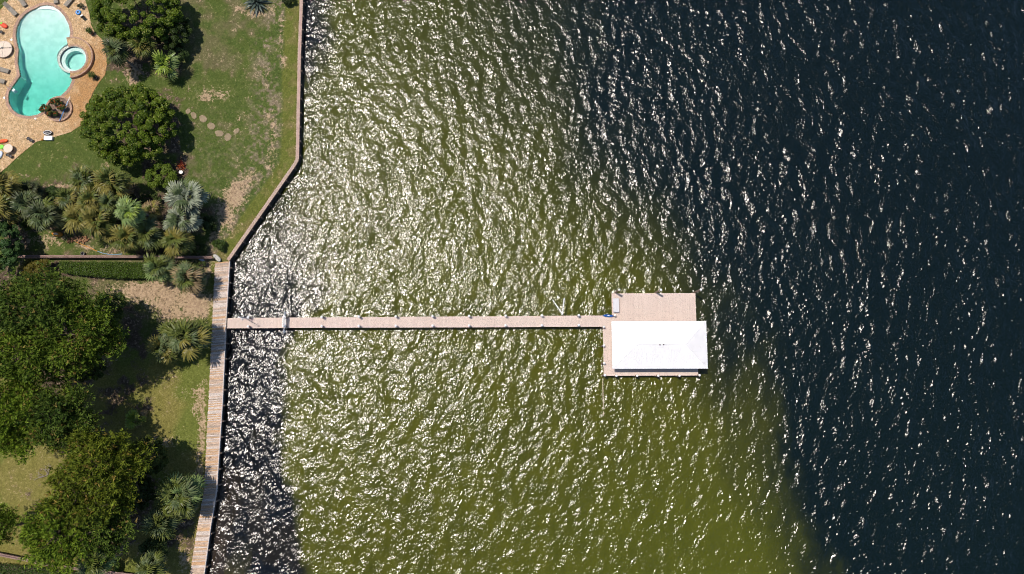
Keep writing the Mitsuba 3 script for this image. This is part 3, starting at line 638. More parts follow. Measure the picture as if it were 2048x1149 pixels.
pl('lime green leaning palm with a bare grey trunk', 258, 424, 9.0, 32, [LM, BR, LM], 56, base_px=(338, 443), tr=.15)
pl('orange tinged palm beside the grey leaning trunk', 306, 424, 4.0, 26, [YL, G, 'dead'], 57)
pl('large silver blue fan palm, northern one of the pair', 374, 396, 5.0, 41, [SV, SV, SV, BL], 58, name='silver_palm', n=30, tr=.22, emin=-.45)
pl('silver blue fan palm, southern one of the pair', 364, 440, 4.6, 36, [SV, SV, SV, BL], 59, name='silver_palm', n=26, tr=.22, emin=-.45)
pl('olive palm just north of the fence above the hedge end', 257, 478, 5.0, 32, [G, YL], 60)
pl('green palm north of the fence, east of its olive neighbour', 296, 470, 5.0, 35, [G, G, BL], 61)
pl('olive palm south of the silver pair, north of the fence', 353, 482, 4.5, 36, [G, YL, G], 62)
pl('pale green palm on the east end of the clipped hedge', 320, 536, 4.0, 35, [G, BL, LM], 63)
pl('palm with dead orange fronds beside the top of the boardwalk', 377, 556, 4.0, 34, [BL, G, 'dead'], 64)
pl('large palm beside the boardwalk just south of the pier', 374, 676, 5.0, 44, [G, G, BL, YL], 65, n=36)
pl('palm west of the large palm by the pier', 328, 694, 4.0, 32, [BL, G, YL], 66)
pl('palm leaning over the boardwalk in the lower left', 364, 984, 4.5, 42, [G, BL, LM], 67, n=34)
pl('palm south west of the palm leaning over the boardwalk', 324, 1042, 4.5, 40, [G, BL, G], 68, n=34)
pl('leaning palm with a long grey trunk at the bottom', 192, 1124, 9.5, 34, [LM, BL, G], 69, base_px=(270, 1081), tr=.15)
pl('slender palm with a curved trunk by the bottom edge', 300, 1136, 5.5, 30, [G, BL], 70, base_px=(330, 1136), tr=.13)
pl('young bright palm on the lawn south of the dark pine shade', 272, 839, 1.2, 22, [BR, BR, G], 71, n=18, emin=-.2)
pl('palm crowding the north side of the large palm by the pier', 392, 660, 4.2, 28, [G, G, YL], 72)
pl('palm crowding the west side of the large palm by the pier', 350, 664, 4.4, 30, [G, BL, G], 73)
pl('small palm between the two palms below the pier', 346, 706, 3.4, 27, [G, YL, G], 74)
pl('palm crowding the south side of the palm leaning over the boardwalk', 372, 1008, 4.0, 30, [G, BL, G], 75)
pl('small palm west of the palm leaning over the boardwalk', 338, 1000, 3.6, 27, [G, G, YL], 76)
pl('small green palm in the gap of the middle garden above the log heap palm', 205, 428, 5.2, 27, [G, G, YL], 77)
pl('small green palm between the two north palms of the middle garden', 198, 380, 5.0, 28, [G, YL, G], 78)
pl('small palm under the fence palms, west of the olive pair', 232, 474, 3.8, 25, [G, YL], 79)
# palm out of frame whose shadow is not needed is left out

# agave rosette at the top edge
ag = thing('agave', 'large spiky blue green agave at the top edge of the lawn', 'agave')
agc = at(514, 6, Z_LAWN + .1)
def agave_leaf(L, w):
    t = np.linspace(0, 1, 7); ww = w * np.array([.7, .95, 1, .9, .7, .4, .02]); z = .75 * t * L * .55 - .35 * L * t ** 3
    v, f = [], []
    for i in range(7):
        x = t[i] * L
        v += [[x, -ww[i], z[i] + .35 * ww[i]], [x, 0, z[i]], [x, ww[i], z[i] + .35 * ww[i]]]
    for i in range(6):
        a = 3 * i; f += [[a, a + 3, a + 4], [a, a + 4, a + 1], [a + 1, a + 4, a + 5], [a + 1, a + 5, a + 2]]
    return np.array(v), np.array(f)
bsdf('agave_bsdf', mikit.proc(lambda p, n, uv: mix((0.022, 0.040, 0.036), (0.075, 0.105, 0.085), noise(p.x * 3, p.y * 3))), rough=0.45, spec=.4)
agl = [mikit.ply(agave_leaf(2.0, .13), 'agave_bsdf', smooth=40), mikit.ply(agave_leaf(1.7, .15), 'agave_bsdf', smooth=40)]
for k in range(38):
    u = k / 38; part('leaf', ag, {**agl[k % 2], 'to_world': mat4(rz(2.4 * k + rng.normal() * .1) @ ry(-1.1 + 1.35 * u), agc, 1.1 + .35 * u)})

# shrubs by the pool: pots with plants
bsdf('pot_bsdf', (0.16, 0.085, 0.06), rough=.6); bsdf('dark_bsdf', (0.022, 0.02, 0.022), rough=.5); bsdf('grey_bsdf', (0.16, 0.16, 0.165), rough=.6)
def potted(label, px, py, ppx, ppy, seed, cols, s=1.0, pot='pot_bsdf'):
    k = thing('potted_plant', label, 'potted plant'); c = at(ppx, ppy, Z_PATIO)
    part('pot', k, MB().lathe([(0, 0), (.22 * s, 0), (.30 * s, .42), (.34 * s, .45), (.34 * s, .52), (.28 * s, .52), (.26 * s, .42), (0, .42)], c).ply(pot, smooth=40))
    top = at(px, py, Z_PATIO + .9)
    part('stem', k, MB().tube([c + [0, 0, .4], (c + top) / 2 + [0, 0, .3], top], [.05, .04, .02], 5).ply('bark_bsdf'))
    r = np.random.default_rng(seed); n = 240; d = unit(r.normal(size=(n, 3)) * [1, 1, .6] + [0, 0, .3])
    v, f, col = leaves(top + d * (.15 + .4 * r.random((n, 1))) * s, unit(np.cross(d, r.normal(size=(n, 3))) + [0, 0, .8]), .10 + .12 * r.random(n), np.array(cols[0]) + (np.array(cols[1]) - cols[0]) * r.random((n, 1)), r, wide=.25)
    part('foliage', k, mikit.ply((v, f), 'leaf_bsdf', color=col))
potted('green potted plant on the terrace north of the hot tub', 178, 61, 185, 68, 81, [(.03, .06, .01), (.09, .14, .03)])
potted('green potted plant in a dark pot south of the hot tub', 183, 150, 193, 157, 82, [(.03, .06, .01), (.09, .14, .03)], 1.1, 'dark_bsdf')

# round planter at the pool edge
bsdf('mulch_bsdf', mikit.proc(lambda p, n, uv: mix((0.10, 0.07, 0.05), (0.30, 0.22, 0.17), fbm(p.x * 5, p.y * 5, octaves=3))), rough=.95, spec=.05)
plk = thing('planter_bed', 'round brick planter bed set into the south pool edge', 'planter')
part('brick_ring', plk, MB().prism(circ(PLANT_C, PLANT_R).difference(circ(PLANT_C, PLANT_R - .28)), .4, Z_PATIO + .30).ply('coping_bsdf'))
part('soil', plk, MB().prism(circ(PLANT_C, PLANT_R - .281), .3, Z_PATIO + .05).ply('mulch_bsdf'))
def flower_shrub(label, px, py, h, rad, seed):
    c = at(px, py, Z_PATIO + h); k = thing('flowering_shrub', label, 'shrub')
    v, f, col = crown_mesh(c, rad, 1100, seed, [(0.018, 0.034, .008), (0.06, .085, .022)], size=(.09, .16), lumps=14, lump_r=.36)
    part('foliage', k, mikit.ply((v, f), 'leaf_bsdf', color=col))
    r = np.random.default_rng(seed); n = 26; d = unit(r.normal(size=(n, 3)) + [0, 0, .8])
    vv, ff, cc = leaves(c + d * np.array(rad) * .95, unit(d + [0, 0, .5]), .06 + .04 * r.random(n), np.tile([.55, .08, .02], (n, 1)), r)
    part('flower', k, mikit.ply((vv, ff), 'leaf_bsdf', color=cc), kind='stuff')
    part('stem', k, MB().tube([[c[0], c[1], Z_PATIO], c], [.05, .03], 5).ply('bark_bsdf'))
flower_shrub('red flowered shrub on the west side of the round planter, over the pool', 91, 218, .9, (.95, .75, .7), 85)
flower_shrub('red flowered shrub on the north side of the round planter', 110, 204, .9, (.8, .6, .7), 86)
flower_shrub('shrub on the east side of the round planter beside the blue pole', 123, 212, .8, (.75, .75, .6), 87)
flower_shrub('small shrub in the south of the round planter', 112, 228, .6, (.45, .4, .4), 88)
flower_shrub('shrub spreading over the south west rim of the planter', 100, 228, .7, (.6, .5, .5), 89)
bsdf('blue_bsdf', (0.05, 0.24, 0.62), rough=.4); bsdf('pale_blue_bsdf', (0.30, 0.50, 0.78), rough=.4)
nk = thing('pool_pole', 'blue and white telescopic pool pole leaning across the round planter', 'pool pole')
p0, p1 = at(140, 194, Z_PATIO + .35), at(119, 242, Z_PATIO + .42)
for a, b, m in ((0, .2, 'white_bsdf'), (.2, .44, 'pale_blue_bsdf'), (.44, .62, 'blue_bsdf'), (.62, 1, 'blue_bsdf')):
    part('section', nk, MB().tube([p0 + (p1 - p0) * a, p0 + (p1 - p0) * b], .055 - .01 * a, 8).ply(m, smooth=40))

# red leaved plant and white pot near the round tree
rk = thing('red_leaved_plant', 'red and orange leaved plant at the south east foot of the round tree', 'plant')
rc = at(362, 332, Z_LAWN + .4); r = np.random.default_rng(90); n = 150; d = unit(r.normal(size=(n, 3)) * [1, 1, .7] + [0, 0, .4])
v, f, col = leaves(rc + d * [.85, 1.0, .5] * (.2 + .8 * r.random((n, 1))), unit(d + r.normal(size=(n, 3)) * .5 + [0, 0, .6]), .12 + .14 * r.random(n), np.array([.08, .008, .006]) + r.random((n, 1)) ** 3 * np.array([.40, .12, .03]), r, wide=.28)
part('foliage', rk, mikit.ply((v, f), 'leaf_bsdf', color=col)); part('stem', rk, MB().tube([[rc[0], rc[1], Z_LAWN], rc], .05, 5).ply('bark_bsdf'))
c = at(364, 346, Z_LAWN); single('white_urn', MB().lathe([(0, 0), (.15, 0), (.13, .12), (.28, .42), (.31, .46), (.25, .46), (.2, .38), (0, .34)], c).ply('white_bsdf', smooth=40), 'white urn on the ground below the red leaved plant', 'urn')

# stepping stones
bsdf('stone_bsdf', mikit.proc(lambda p, n, uv: mix((0.20, 0.155, 0.098), (0.31, 0.25, 0.165), fbm(p.x * 2.5, p.y * 2.5, octaves=4))), rough=.9, spec=.1, bump=lambda p, n, uv: fbm(p.x * 6, p.y * 6, octaves=2), scale=.03, eps=.01)
def stone(pxs, label):
    poly = Polygon([at2(x, y, Z_LAWN + .06) for x, y in pxs]).buffer(.12).buffer(-.12).buffer(-.1).buffer(.1)
    m = MB().prism(poly, Z_LAWN - .05, Z_LAWN + .045).prism(poly.buffer(-.06), Z_LAWN + .03, Z_LAWN + .065)
    single('stepping_stone', m.ply('stone_bsdf'), label, 'stepping stone', 'stepping stones across the lawn')
stone([(381, 226), (387, 224), (392, 228), (393, 235), (389, 239), (384, 236), (382, 231)], 'stepping stone nearest the round tree, half in its shade')
stone([(398, 233), (403, 230), (410, 232), (414, 238), (412, 243), (406, 245), (400, 242)], 'second stepping stone from the round tree')
stone([(414, 250), (419, 245), (427, 247), (431, 253), (427, 259), (420, 259), (415, 255)], 'third stepping stone from the round tree')
stone([(429, 264), (435, 261), (444, 262), (448, 268), (443, 273), (433, 273)], 'wide fourth stepping stone from the round tree')
stone([(449, 272), (454, 267), (459, 267), (463, 273), (460, 280), (453, 283), (449, 278)], 'pale edged stepping stone, lowest of the row')
stone([(466, 264), (469, 259), (476, 256), (479, 260), (476, 266), (470, 268)], 'small stepping stone at the east end of the row')
stone([(371, 222), (375, 217), (380, 218), (381, 224), (376, 229), (372, 227)], 'stepping stone fully in the shade of the round tree')
for i, (x, y, w, l) in enumerate([(264, 148, .35, 'northern grey rock in the bare soil under the shaded palm'), (272, 158, .4, 'southern grey rock in the bare soil under the shaded palm'), (258, 141, .25, 'smallest grey rock in the bare soil under the shaded palm')]):
    m = trimesh.creation.icosphere(2, w); m.vertices *= [1, .8, .5]; m.vertices += (meshkit.fbm(m.vertices * 3 + i * 7, 3)[:, None] - .5) * .3 * m.vertices; m.apply_translation(at(x, y, Z_LAWN + .05)); single('rock', mikit.ply(m, 'stone_bsdf', smooth=50), l, 'rock')

# ================================================================= terrace furniture
bsdf('wicker_bsdf', mikit.proc(lambda p, n, uv: mix((0.11, 0.095, 0.075), (0.20, 0.18, 0.15), noise(p.x * 18, p.y * 18))), rough=.8); bsdf('cream_bsdf', (0.62, 0.52, 0.42), rough=.7); bsdf('cushion_bsdf', mikit.proc(lambda p, n, uv: mix((0.20, 0.18, 0.15), (0.27, 0.245, 0.205), noise(p.x * 5, p.y * 5))), rough=.9)
def lounger(label, hx, hy, fx, fy, L=2.0):
    """head pixel, foot pixel."""
    k = thing('sun_lounger', label, 'sun lounger', 'sun loungers round the pool')
    a, b = at(hx, hy, Z_PATIO + .35), at(fx, fy, Z_PATIO + .35); d = b - a; ang = math.atan2(d[1], d[0]); L = np.linalg.norm(d)
    R = rz(ang); o = lambda x, y, z: a * [1, 1, 0] + R @ np.array([x, y, 0]) + [0, 0, Z_PATIO + z]
    part('seat', k, MB().box(o(L * .68, 0, .34), (L * .64, .68, .09), R, .02).ply('cushion_bsdf'))
    part('backrest', k, MB().box(o(L * .19, 0, .50), (L * .40, .68, .08), R @ ry(.62), .02).ply('cushion_bsdf'))
    part('frame', k, MB().box(o(L * .6, .345, .28), (L * .8, .05, .07), R).box(o(L * .6, -.345, .28), (L * .8, .05, .07), R).box(o(L * .99, 0, .28), (.05, .74, .07), R).ply('wicker_bsdf'))
    for x in (.25, .95):
        for s in (-1, 1): part('leg', k, MB().box(o(L * x, .31 * s, .125), (.06, .06, .25), R).ply('wicker_bsdf'))
lounger('grey brown sun lounger at the top left corner of the terrace', 10, 8, 32, 30)
lounger('sun lounger cut by the top edge, left of the white entry step', 32, -14, 50, 12)
lounger('sun lounger straight above the right end of the entry step', 109, -20, 112, 7)
lounger('sun lounger tilted to the right at the top edge of the terrace', 150, -12, 130, 12)
lounger('upper sun lounger on the left edge below the round table', -12, 135, 17, 143)
lounger('lower sun lounger on the left edge, beside the pool ladder', -16, 157, 9, 164)
# large round cream table with rod
k = thing('round_daybed', 'large round cream canvas top with a grey hub and dark rod at the left edge', 'daybed')
c = at(6, 98.5, Z_PATIO + .45)
part('top', k, MB().lathe([(0, .10), (.7, .07), (1.36, 0), (1.42, -.05), (1.40, -.12), (0, -.12)], c, 36).ply('cream_bsdf', smooth=30))
part('base', k, MB().lathe([(0, .02), (.9, .02), (.9, .34), (0, .34)], (c[0], c[1], Z_PATIO), 28).ply('dark_bsdf', smooth=30))
part('hub', k, MB().lathe([(.16, 0), (.16, .14), (.08, .22), (0, .22)], c + [-.05, .15, .06], 14).ply('grey_bsdf', smooth=30))
part('rod', k, MB().tube([c + [-1.3, -.12, .10], c + [0, .12, .16], c + [1.35, .22, .08]], .035, 6).ply('dark_bsdf'))
part('seam', k, MB().tube([c + [.12, 1.3, .02], c + [.05, .6, .085], c + [.05, -.6, .085], c + [.1, -1.3, .02]], .02, 5).ply('wicker_bsdf'))
k = thing('round_table', 'small round cream table by the coloured floats at the terrace corner', 'table'); c = at(16, 297, Z_PATIO + .72)
part('tabletop', k, MB().lathe([(0, .02), (.70, .02), (.73, 0), (.70, -.04), (0, -.04)], c, 32).ply('cream_bsdf', smooth=30))
part('pedestal', k, MB().lathe([(.4, 0), (.38, .05), (.07, .1), (.07, .69)], (c[0], c[1], Z_PATIO), 16).ply('dark_bsdf', smooth=30))
for px, py, l in ((15, 310, 'left dark round stool below the small cream table'), (20.5, 312.5, 'right dark round stool below the small cream table'), (56.5, 277.5, 'left dark stool at the lawn edge of the terrace'), (62, 281, 'right dark stool at the lawn edge of the terrace'), (2, 64, 'dark stool at the left edge below the red float')):
    k = thing('stool', l, 'stool'); c = at(px, py, Z_PATIO + .4)
    part('seat', k, MB().lathe([(0, .05), (.22, .05), (.27, .02), (.27, -.03), (0, -.03)], c, 18).ply('dark_bsdf', smooth=40))
    for a in range(4): part('leg', k, MB().tube([c + [.18 * math.cos(a * 1.571), .18 * math.sin(a * 1.571), -.02], [c[0] + .22 * math.cos(a * 1.571), c[1] + .22 * math.sin(a * 1.571), Z_PATIO]], .02, 5).ply('dark_bsdf'))
for px, py, l in ((23, 80, 'white round skimmer lid beside the large round daybed'), (8.5, 196, 'white round skimmer lid left of the deep end'), (70.5, 237, 'white round skimmer lid below the south pool edge')):
    single('skimmer_lid', MB().lathe([(0, .03), (.15, .03), (.19, .015), (.19, 0)], at(px, py, Z_PATIO), 18).ply('white_bsdf', smooth=30), l, 'skimmer lid')
def float_mesh(c, L, W, ang, h=.16, nose=.5, bsdf_='x', thick=None):
    t = np.linspace(0, 1, 13); w = W / 2 * np.sqrt(np.clip(1 - np.abs(2 * t - 1) ** 2.6, 0, 1)) + .01
    ring = np.linspace(0, 2 * np.pi, 10, endpoint=False); v = []
    for ti, wi in zip(t, w):
        for a in ring: v.append([(ti - .5) * L, wi * math.cos(a), h * (0.35 + .65 * math.sqrt(wi / (W / 2 + .01))) * math.sin(a) + .35 * h * abs(2 * ti - 1) ** 3])
    v = np.array(v) @ rz(ang).T + c; i, j = np.meshgrid(np.arange(12), np.arange(10), indexing='ij')
    q = np.stack([i * 10 + j, (i + 1) * 10 + j, (i + 1) * 10 + (j + 1) % 10, i * 10 + (j + 1) % 10], -1).reshape(-1, 4)
    return v, np.vstack([q[:, [0, 1, 2]], q[:, [0, 2, 3]]])
bsdf('orange_bsdf', (0.75, 0.13, 0.03), rough=.45); bsdf('red_bsdf', (0.62, 0.07, 0.03), rough=.5); bsdf('lime_bsdf', (0.20, 0.62, 0.06), rough=.5); bsdf('paleblue_bsdf', (0.55, 0.64, 0.82), rough=.5); bsdf('amber_bsdf', (0.50, 0.20, 0.02), rough=.5)
k = thing('pool_float', 'long orange float cut by the left edge above the small cream table', 'float'); part('hull', k, mikit.ply(float_mesh(at(4, 283, Z_PATIO + .17), 1.9, .62, .18), 'orange_bsdf', smooth=50)); part('seat_well', k, mikit.ply(float_mesh(at(4, 283, Z_PATIO + .31), .9, .34, .18, .05), 'red_bsdf', smooth=50))
single('pool_float', mikit.ply(float_mesh(at(3, 294, Z_PATIO + .13), .9, .7, -.3, .13), 'lime_bsdf', smooth=50), 'lime green float beside the small cream table', 'float')
single('pool_float', mikit.ply(float_mesh(at(-1, 311, Z_PATIO + .14), 1.5, .8, 1.2, .14), 'paleblue_bsdf', smooth=50), 'pale blue white float at the left edge below the lime one', 'float')
k = thing('pool_float', 'red float with a green end at the left edge near the top', 'float'); part('hull', k, mikit.ply(float_mesh(at(8, 51.5, Z_PATIO + .18), 1.35, .72, -.5, .18), 'red_bsdf', smooth=50)); part('end_cap', k, mikit.ply(float_mesh(at(3, 48, Z_PATIO + .22), .4, .5, -.5, .16), 'lime_bsdf', smooth=50))
k = thing('swim_ring', 'blue swim ring lying on the terrace east of the pool top', 'swim ring'); c = at(156.5, 25, Z_PATIO + .14)
tor = trimesh.creation.torus(.30, .13, 24, 10); tor.apply_translation(c); part('tube', k, mikit.ply(tor, 'blue_bsdf', smooth=True))
part('inner_band', k, MB().lathe([(.17, .10), (.24, .14), (.25, .12)], c, 20).ply('pale_blue_bsdf', smooth=True))
k = thing('folding_chair', 'dark folding chair with a white towel beside the blue swim ring', 'chair'); c = at(164, 33, Z_PATIO + .42); R = rz(-.9)
part('seat', k, MB().box(c, (.5, .5, .04), R).ply('dark_bsdf')); part('backrest', k, MB().box(c + R @ np.array([.30, 0, .28]), (.05, .5, .55), R @ ry(.25)).ply('dark_bsdf'))
part('towel', k, MB().box(c + R @ np.array([-.16, .02, .035]), (.2, .42, .03), R, .008).ply('white_bsdf'), 'white towel')
for a, b in ((-1, -1), (-1, 1), (1, -1), (1, 1)): part('leg', k, MB().box(c + R @ np.array([.22 * a, .22 * b, -.22]), (.035, .035, .42), R).ply('dark_bsdf'))
broadleaf('bush', 'tiny dark shrub on the terrace edge above the blue swim ring', 'bush', 161, 12, .5, (.6, .5, .4), 350, 95, [(0.02, 0.025, .012), (0.06, .07, .03)], trunk=False, lumps=7, lump_r=.4, size=(.07, .12))
# dark boat shaped chair and white cooler
k = thing('floating_seat', 'dark boat shaped floating seat with a white rim on the terrace south edge', 'float'); c = at(96, 266, Z_PATIO + .2)
part('hull', k, mikit.ply(float_mesh(c, 1.45, .8, -.05, .20), 'dark_bsdf', smooth=50))
part('rim', k, MB().tube([c + [.62 * math.cos(a), .30 * math.sin(a), .17] for a in np.linspace(0, 2 * np.pi, 25)], .045, 6, cap=False).ply('white_bsdf', smooth=40)); part('cushion', k, mikit.ply(float_mesh(c + [-.1, 0, .13], .7, .4, 0, .07), 'grey_bsdf', smooth=50))
k = thing('cooler', 'white rectangular cooler on the grass edge below the floating seat', 'cooler'); c = at(96.5, 276.5, Z_PATIO + .3)
part('body', k, MB().box((c[0], c[1], Z_LAWN + .17), (1.22, .62, .34), ch=.02).ply('white_bsdf')); part('lid', k, MB().box((c[0], c[1], Z_LAWN + .385), (1.30, .70, .09), ch=.03).ply('white_bsdf')); part('handle', k, MB().tube([(c[0] - .68, c[1] - .2, Z_LAWN + .3), (c[0] - .76, c[1], Z_LAWN + .3), (c[0] - .68, c[1] + .2, Z_LAWN + .3)], .025, 6).ply('grey_bsdf'))
single('toy_ball', mikit.ply(trimesh.creation.icosphere(3, .17).apply_translation(at(84.5, 279.5, Z_LAWN + .17)), 'amber_bsdf', smooth=True), 'small amber ball on the grass left of the white cooler', 'ball')

# kayak, split logs, rope in the small side garden
k = thing('kayak', 'orange yellow kayak lying under the dark palms near the fence', 'kayak'); c = at(115, 468.5, Z_LAWN + .2)
part('hull', k, mikit.ply(float_mesh(c, 1.75, .72, -.15, .24), 'amber_bsdf', smooth=50)); part('seat_well', k, mikit.ply(float_mesh(c + [-.15, 0, .2], .75, .36, -.15, .05), 'cream_bsdf', smooth=50))
bsdf('log_bsdf', mikit.proc(lambda p, n, uv: mix((0.16, 0.07, 0.035), (0.42, 0.25, 0.14), noise(p.x * 4, p.y * 4, p.z * 4))), rough=.9)
wk = thing('log_heap', 'heap of split reddish logs at the foot of the garden palms', 'log heap')
r = np.random.default_rng(97)
for i in range(26):
    q = at(132 + 42 * r.random(), 474 + 10 * r.random(), Z_LAWN + .08 + .18 * r.random()); a = r.random() * 3.1; l = .25 + .3 * r.random()
    part('log', wk, MB().tube([q - [math.cos(a) * l, math.sin(a) * l, .03], q + [math.cos(a) * l, math.sin(a) * l, .03]], .06 + .03 * r.random(), 6).ply('log_bsdf'))
k = thing('garden_hose', 'orange and blue hose running from the log heap to the fence', 'hose')
hp = [at(x, y, Z_LAWN + .03) for x, y in [(152, 484.5), (163, 489), (175, 494), (186, 499), (195, 503)]]; part('orange_section', k, MB().tube(hp, .05, 6).ply('amber_bsdf'), 'orange stretch')
bsdf('hose_blue_bsdf', (.16, .30, .42), rough=.5); hp = [at(x, y, Z_LAWN + .035) for x, y in [(195, 503), (205, 506.5), (216, 509), (230, 509.5), (244, 508.5)]]; part('blue_section', k, MB().tube(hp, .055, 6).ply('hose_blue_bsdf'), 'blue stretch')
k = thing('bucket', 'small dark bucket on the grass beside the fence', 'bucket'); c = at(168, 508.5, Z_LAWN); part('body', k, MB().lathe([(0, .02), (.2, 0), (.27, .4), (.29, .42), (.24, .4), (.19, .06), (0, .06)], c, 18).ply('grey_bsdf', smooth=30)); part('handle', k, MB().tube([c + [-.26, 0, .4], c + [-.1, .12, .45], c + [.1, .12, .45], c + [.26, 0, .4]], .012, 4).ply('dark_bsdf'))
k = thing('hose_ring', 'small pale ring on the grass in the pine shade', 'hose ring'); t = trimesh.creation.torus(.26, .06, 24, 8); t.apply_translation(at(213, 705.5, Z_LAWN + .07)); scene[k] = mikit.ply(t, 'cream_bsdf', smooth=True)

# ================================================================= fences
bsdf('fence_bsdf', mikit.proc(lambda p, n, uv: mix((0.15, 0.095, 0.08), (0.33, 0.225, 0.20), fbm(p.x * 1.2, p.y * 6, p.z * 2, octaves=3))), rough=.9, spec=.1)
def fence(label, pxs, h, pick, seed):
    k = thing('wooden_fence', label, 'fence'); r = np.random.default_rng(seed); pm = MB(); npk = 0
    for (ax, ay), (bx, by) in zip(pxs[:-1], pxs[1:]):
        a, b = at(ax, ay, Z_LAWN + h) * [1, 1, 0], at(bx, by, Z_LAWN + h) * [1, 1, 0]; d = b - a; L = np.linalg.norm(d); u = d / L; ang = math.atan2(d[1], d[0]); nv = np.array([-u[1], u[0], 0])
        for zr in (.35, h - .3): part('rail', k, MB().box((a + b) / 2 + nv * .055 + [0, 0, Z_LAWN + zr], (L, .05, .10), rz(ang)).ply('fence_bsdf'))
        part('cap_rail', k, MB().box((a + b) / 2 + nv * .02 + [0, 0, Z_LAWN + h + .02], (L, .17, .04), rz(ang)).ply('fence_bsdf')); part('cap_rail', k, MB().box((a + b) / 2 + nv * .24 + [0, 0, Z_LAWN + h - .02], (L, .17, .04), rz(ang)).ply('fence_bsdf'))
        for q in np.arange(0, L + .1, 2.44): part('post', k, MB().box(a + u * min(q, L) + nv * .13 + [0, 0, Z_LAWN + h / 2], (.10, .10, h + .12), rz(ang)).ply('fence_bsdf'))
        for q in np.arange(.08, L, pick):
            pm.box(a + u * q - nv * .012 + [0, 0, Z_LAWN + h / 2 - .02 + r.normal() * .01], (pick * .86, .022, h - .06), rz(ang))
    part('picket', k, pm.ply('fence_bsdf'), kind='stuff')
fence('reddish wooden fence between the two gardens, ending near the boardwalk', [(36, 514.5), (200, 515), (285, 515.5), (424, 516.5)], 1.15, .15, 5)
fence('reddish brown picket fence crossing the bottom left corner', [(-30, 1106), (60, 1124), (100, 1133), (170, 1142), (310, 1158)], 1.3, .30, 6)
# small white boat and panel at the fence end
k = thing('dinghy', 'small pale upturned dinghy at the east end of the fence', 'dinghy'); c = at(434.5, 516.5, Z_LAWN + .25)
part('hull', k, mikit.ply(float_mesh(c, 1.55, .72, -.75, .24), 'pale_grey_bsdf', smooth=50)); bsdf('pale_grey_bsdf', (.42, .42, .38), rough=.6)
part('keel', k, MB().tube([c + rz(-.75) @ np.array([-.6, 0, .2]), c + [0, 0, .26], c + rz(-.75) @ np.array([.6, 0, .2])], .03, 5).ply('grey_bsdf'))
single('paddle_board', mikit.ply(float_mesh(at(402, 519, Z_LAWN + .12), 1.25, .4, -.45, .07), 'paleblue_bsdf', smooth=50), 'pale blue board lying in the shade below the fence', 'board')

# driftwood
k = thing('fallen_branch', 'bare grey fallen branch on the lower lawn', 'branch'); r = np.random.default_rng(98); c = at(96, 950, Z_LAWN + .1); m = MB()
bsdf('driftwood_bsdf', (.26, .22, .19), rough=.9)
def twig(p, d, L, rad, lev):
    e_ = p + d * L; m.tube([p, (p + e_) / 2 + r.normal(size=3) * .06 * L, e_], [rad, rad * .8, rad * .5], 5)
    if lev:
        for _ in range(3):
            nd = unit(d + r.normal(size=3) * [.8, .8, .25]); nd[2] = abs(nd[2]) * .5; twig(p + (e_ - p) * (.3 + .7 * r.random()), nd, L * .6, rad * .6, lev - 1)
twig(c, np.array([-.95, -.3, .12]), 1.5, .06, 2); twig(c, np.array([.2, .95, .2]), 1.2, .05, 2); twig(c, np.array([-.5, .8, .1]), 1.0, .05, 2)
scene[k] = m.ply('driftwood_bsdf')

# ================================================================= seawall, boardwalk, pier, boathouse
def planktone(a, b, axis, pitch, off=0.0, var=.5):
    def fn(p, n, uv):
        q = dr.floor(((p.x if axis == 0 else p.y) - off) / pitch)
        t = cell_rand(q, 5.0)
        g = fbm(p.x * (2 if axis else 14), p.y * (14 if axis else 2), octaves=2)
        w = fbm(p.x * .45, p.y * .45, octaves=3)
        return mix(a, b, t) * (0.93 + .03 * g + .11 * w)
    return fn
PITCH = 0.155
bsdf('deck_bsdf', mikit.proc(planktone((0.55, 0.445, 0.385), (0.59, 0.485, 0.425), 0, PITCH)), rough=.75, spec=.2)
bsdf('cap_bsdf', mikit.proc(lambda p, n, uv: mix((0.36, 0.25, 0.20), (0.48, 0.36, 0.31), fbm(p.x * 2.2, p.y * 2.2, octaves=3))), rough=.8, spec=.2)
bsdf('beam_bsdf', (0.16, 0.115, 0.09), rough=.85); bsdf('pile_bsdf', (0.18, 0.13, 0.10), rough=.85)
bsdf('bulkhead_bsdf', mikit.proc(lambda p, n, uv: mix((0.025, 0.02, 0.018), (0.055, 0.045, 0.04), fbm(p.x * 1.5, p.y * 1.5, p.z * 3, octaves=3))), rough=.85)
# bulkhead wall under seawall and boardwalk
bk = thing('seawall', 'timber seawall with a narrow planked pink cap along the lawn', 'seawall')
def wall_strip(pts, th, z0, z1):
    return LineString([tuple(p) for p in pts]).buffer(th / 2, cap_style=2, join_style=2)
sea_line = LineString([tuple(p) for p in SEAWALL])
inner_off = sea_line.parallel_offset(0.28, 'right')
mid_line = np.array(inner_off.coords)
if abs(mid_line[0][1] - SEAWALL[0][1]) > 5: mid_line = mid_line[::-1]
part('sheet_piling', bk, MB().prism(wall_strip(SEAWALL, .12, 0, 0).buffer(.001), -1.5, 1.10).ply('bulkhead_bsdf'))
capm = MB(); ml = LineString(mid_line)
for s in np.arange(0, ml.length, PITCH):
    a, b = np.array(ml.interpolate(s).coords[0]), np.array(ml.interpolate(min(s + .05, ml.length)).coords[0])
    d = b - a; ang = math.atan2(d[1], d[0]) if np.linalg.norm(d) > 1e-6 else ang
    capm.box((a[0], a[1], 1.15), (PITCH - .016, .53, .04), rz(ang))
part('cap_plank', bk, capm.ply('cap_bsdf'), kind='stuff')
stm = MB()
for o, nm in ((.04, 0), (.50, 1)):
    stm.prism(LineString(sea_line.parallel_offset(o, 'right').coords).buffer(.03, cap_style=2), 1.0, 1.13)
part('stringer', bk, stm.ply('beam_bsdf'))
pilem = []
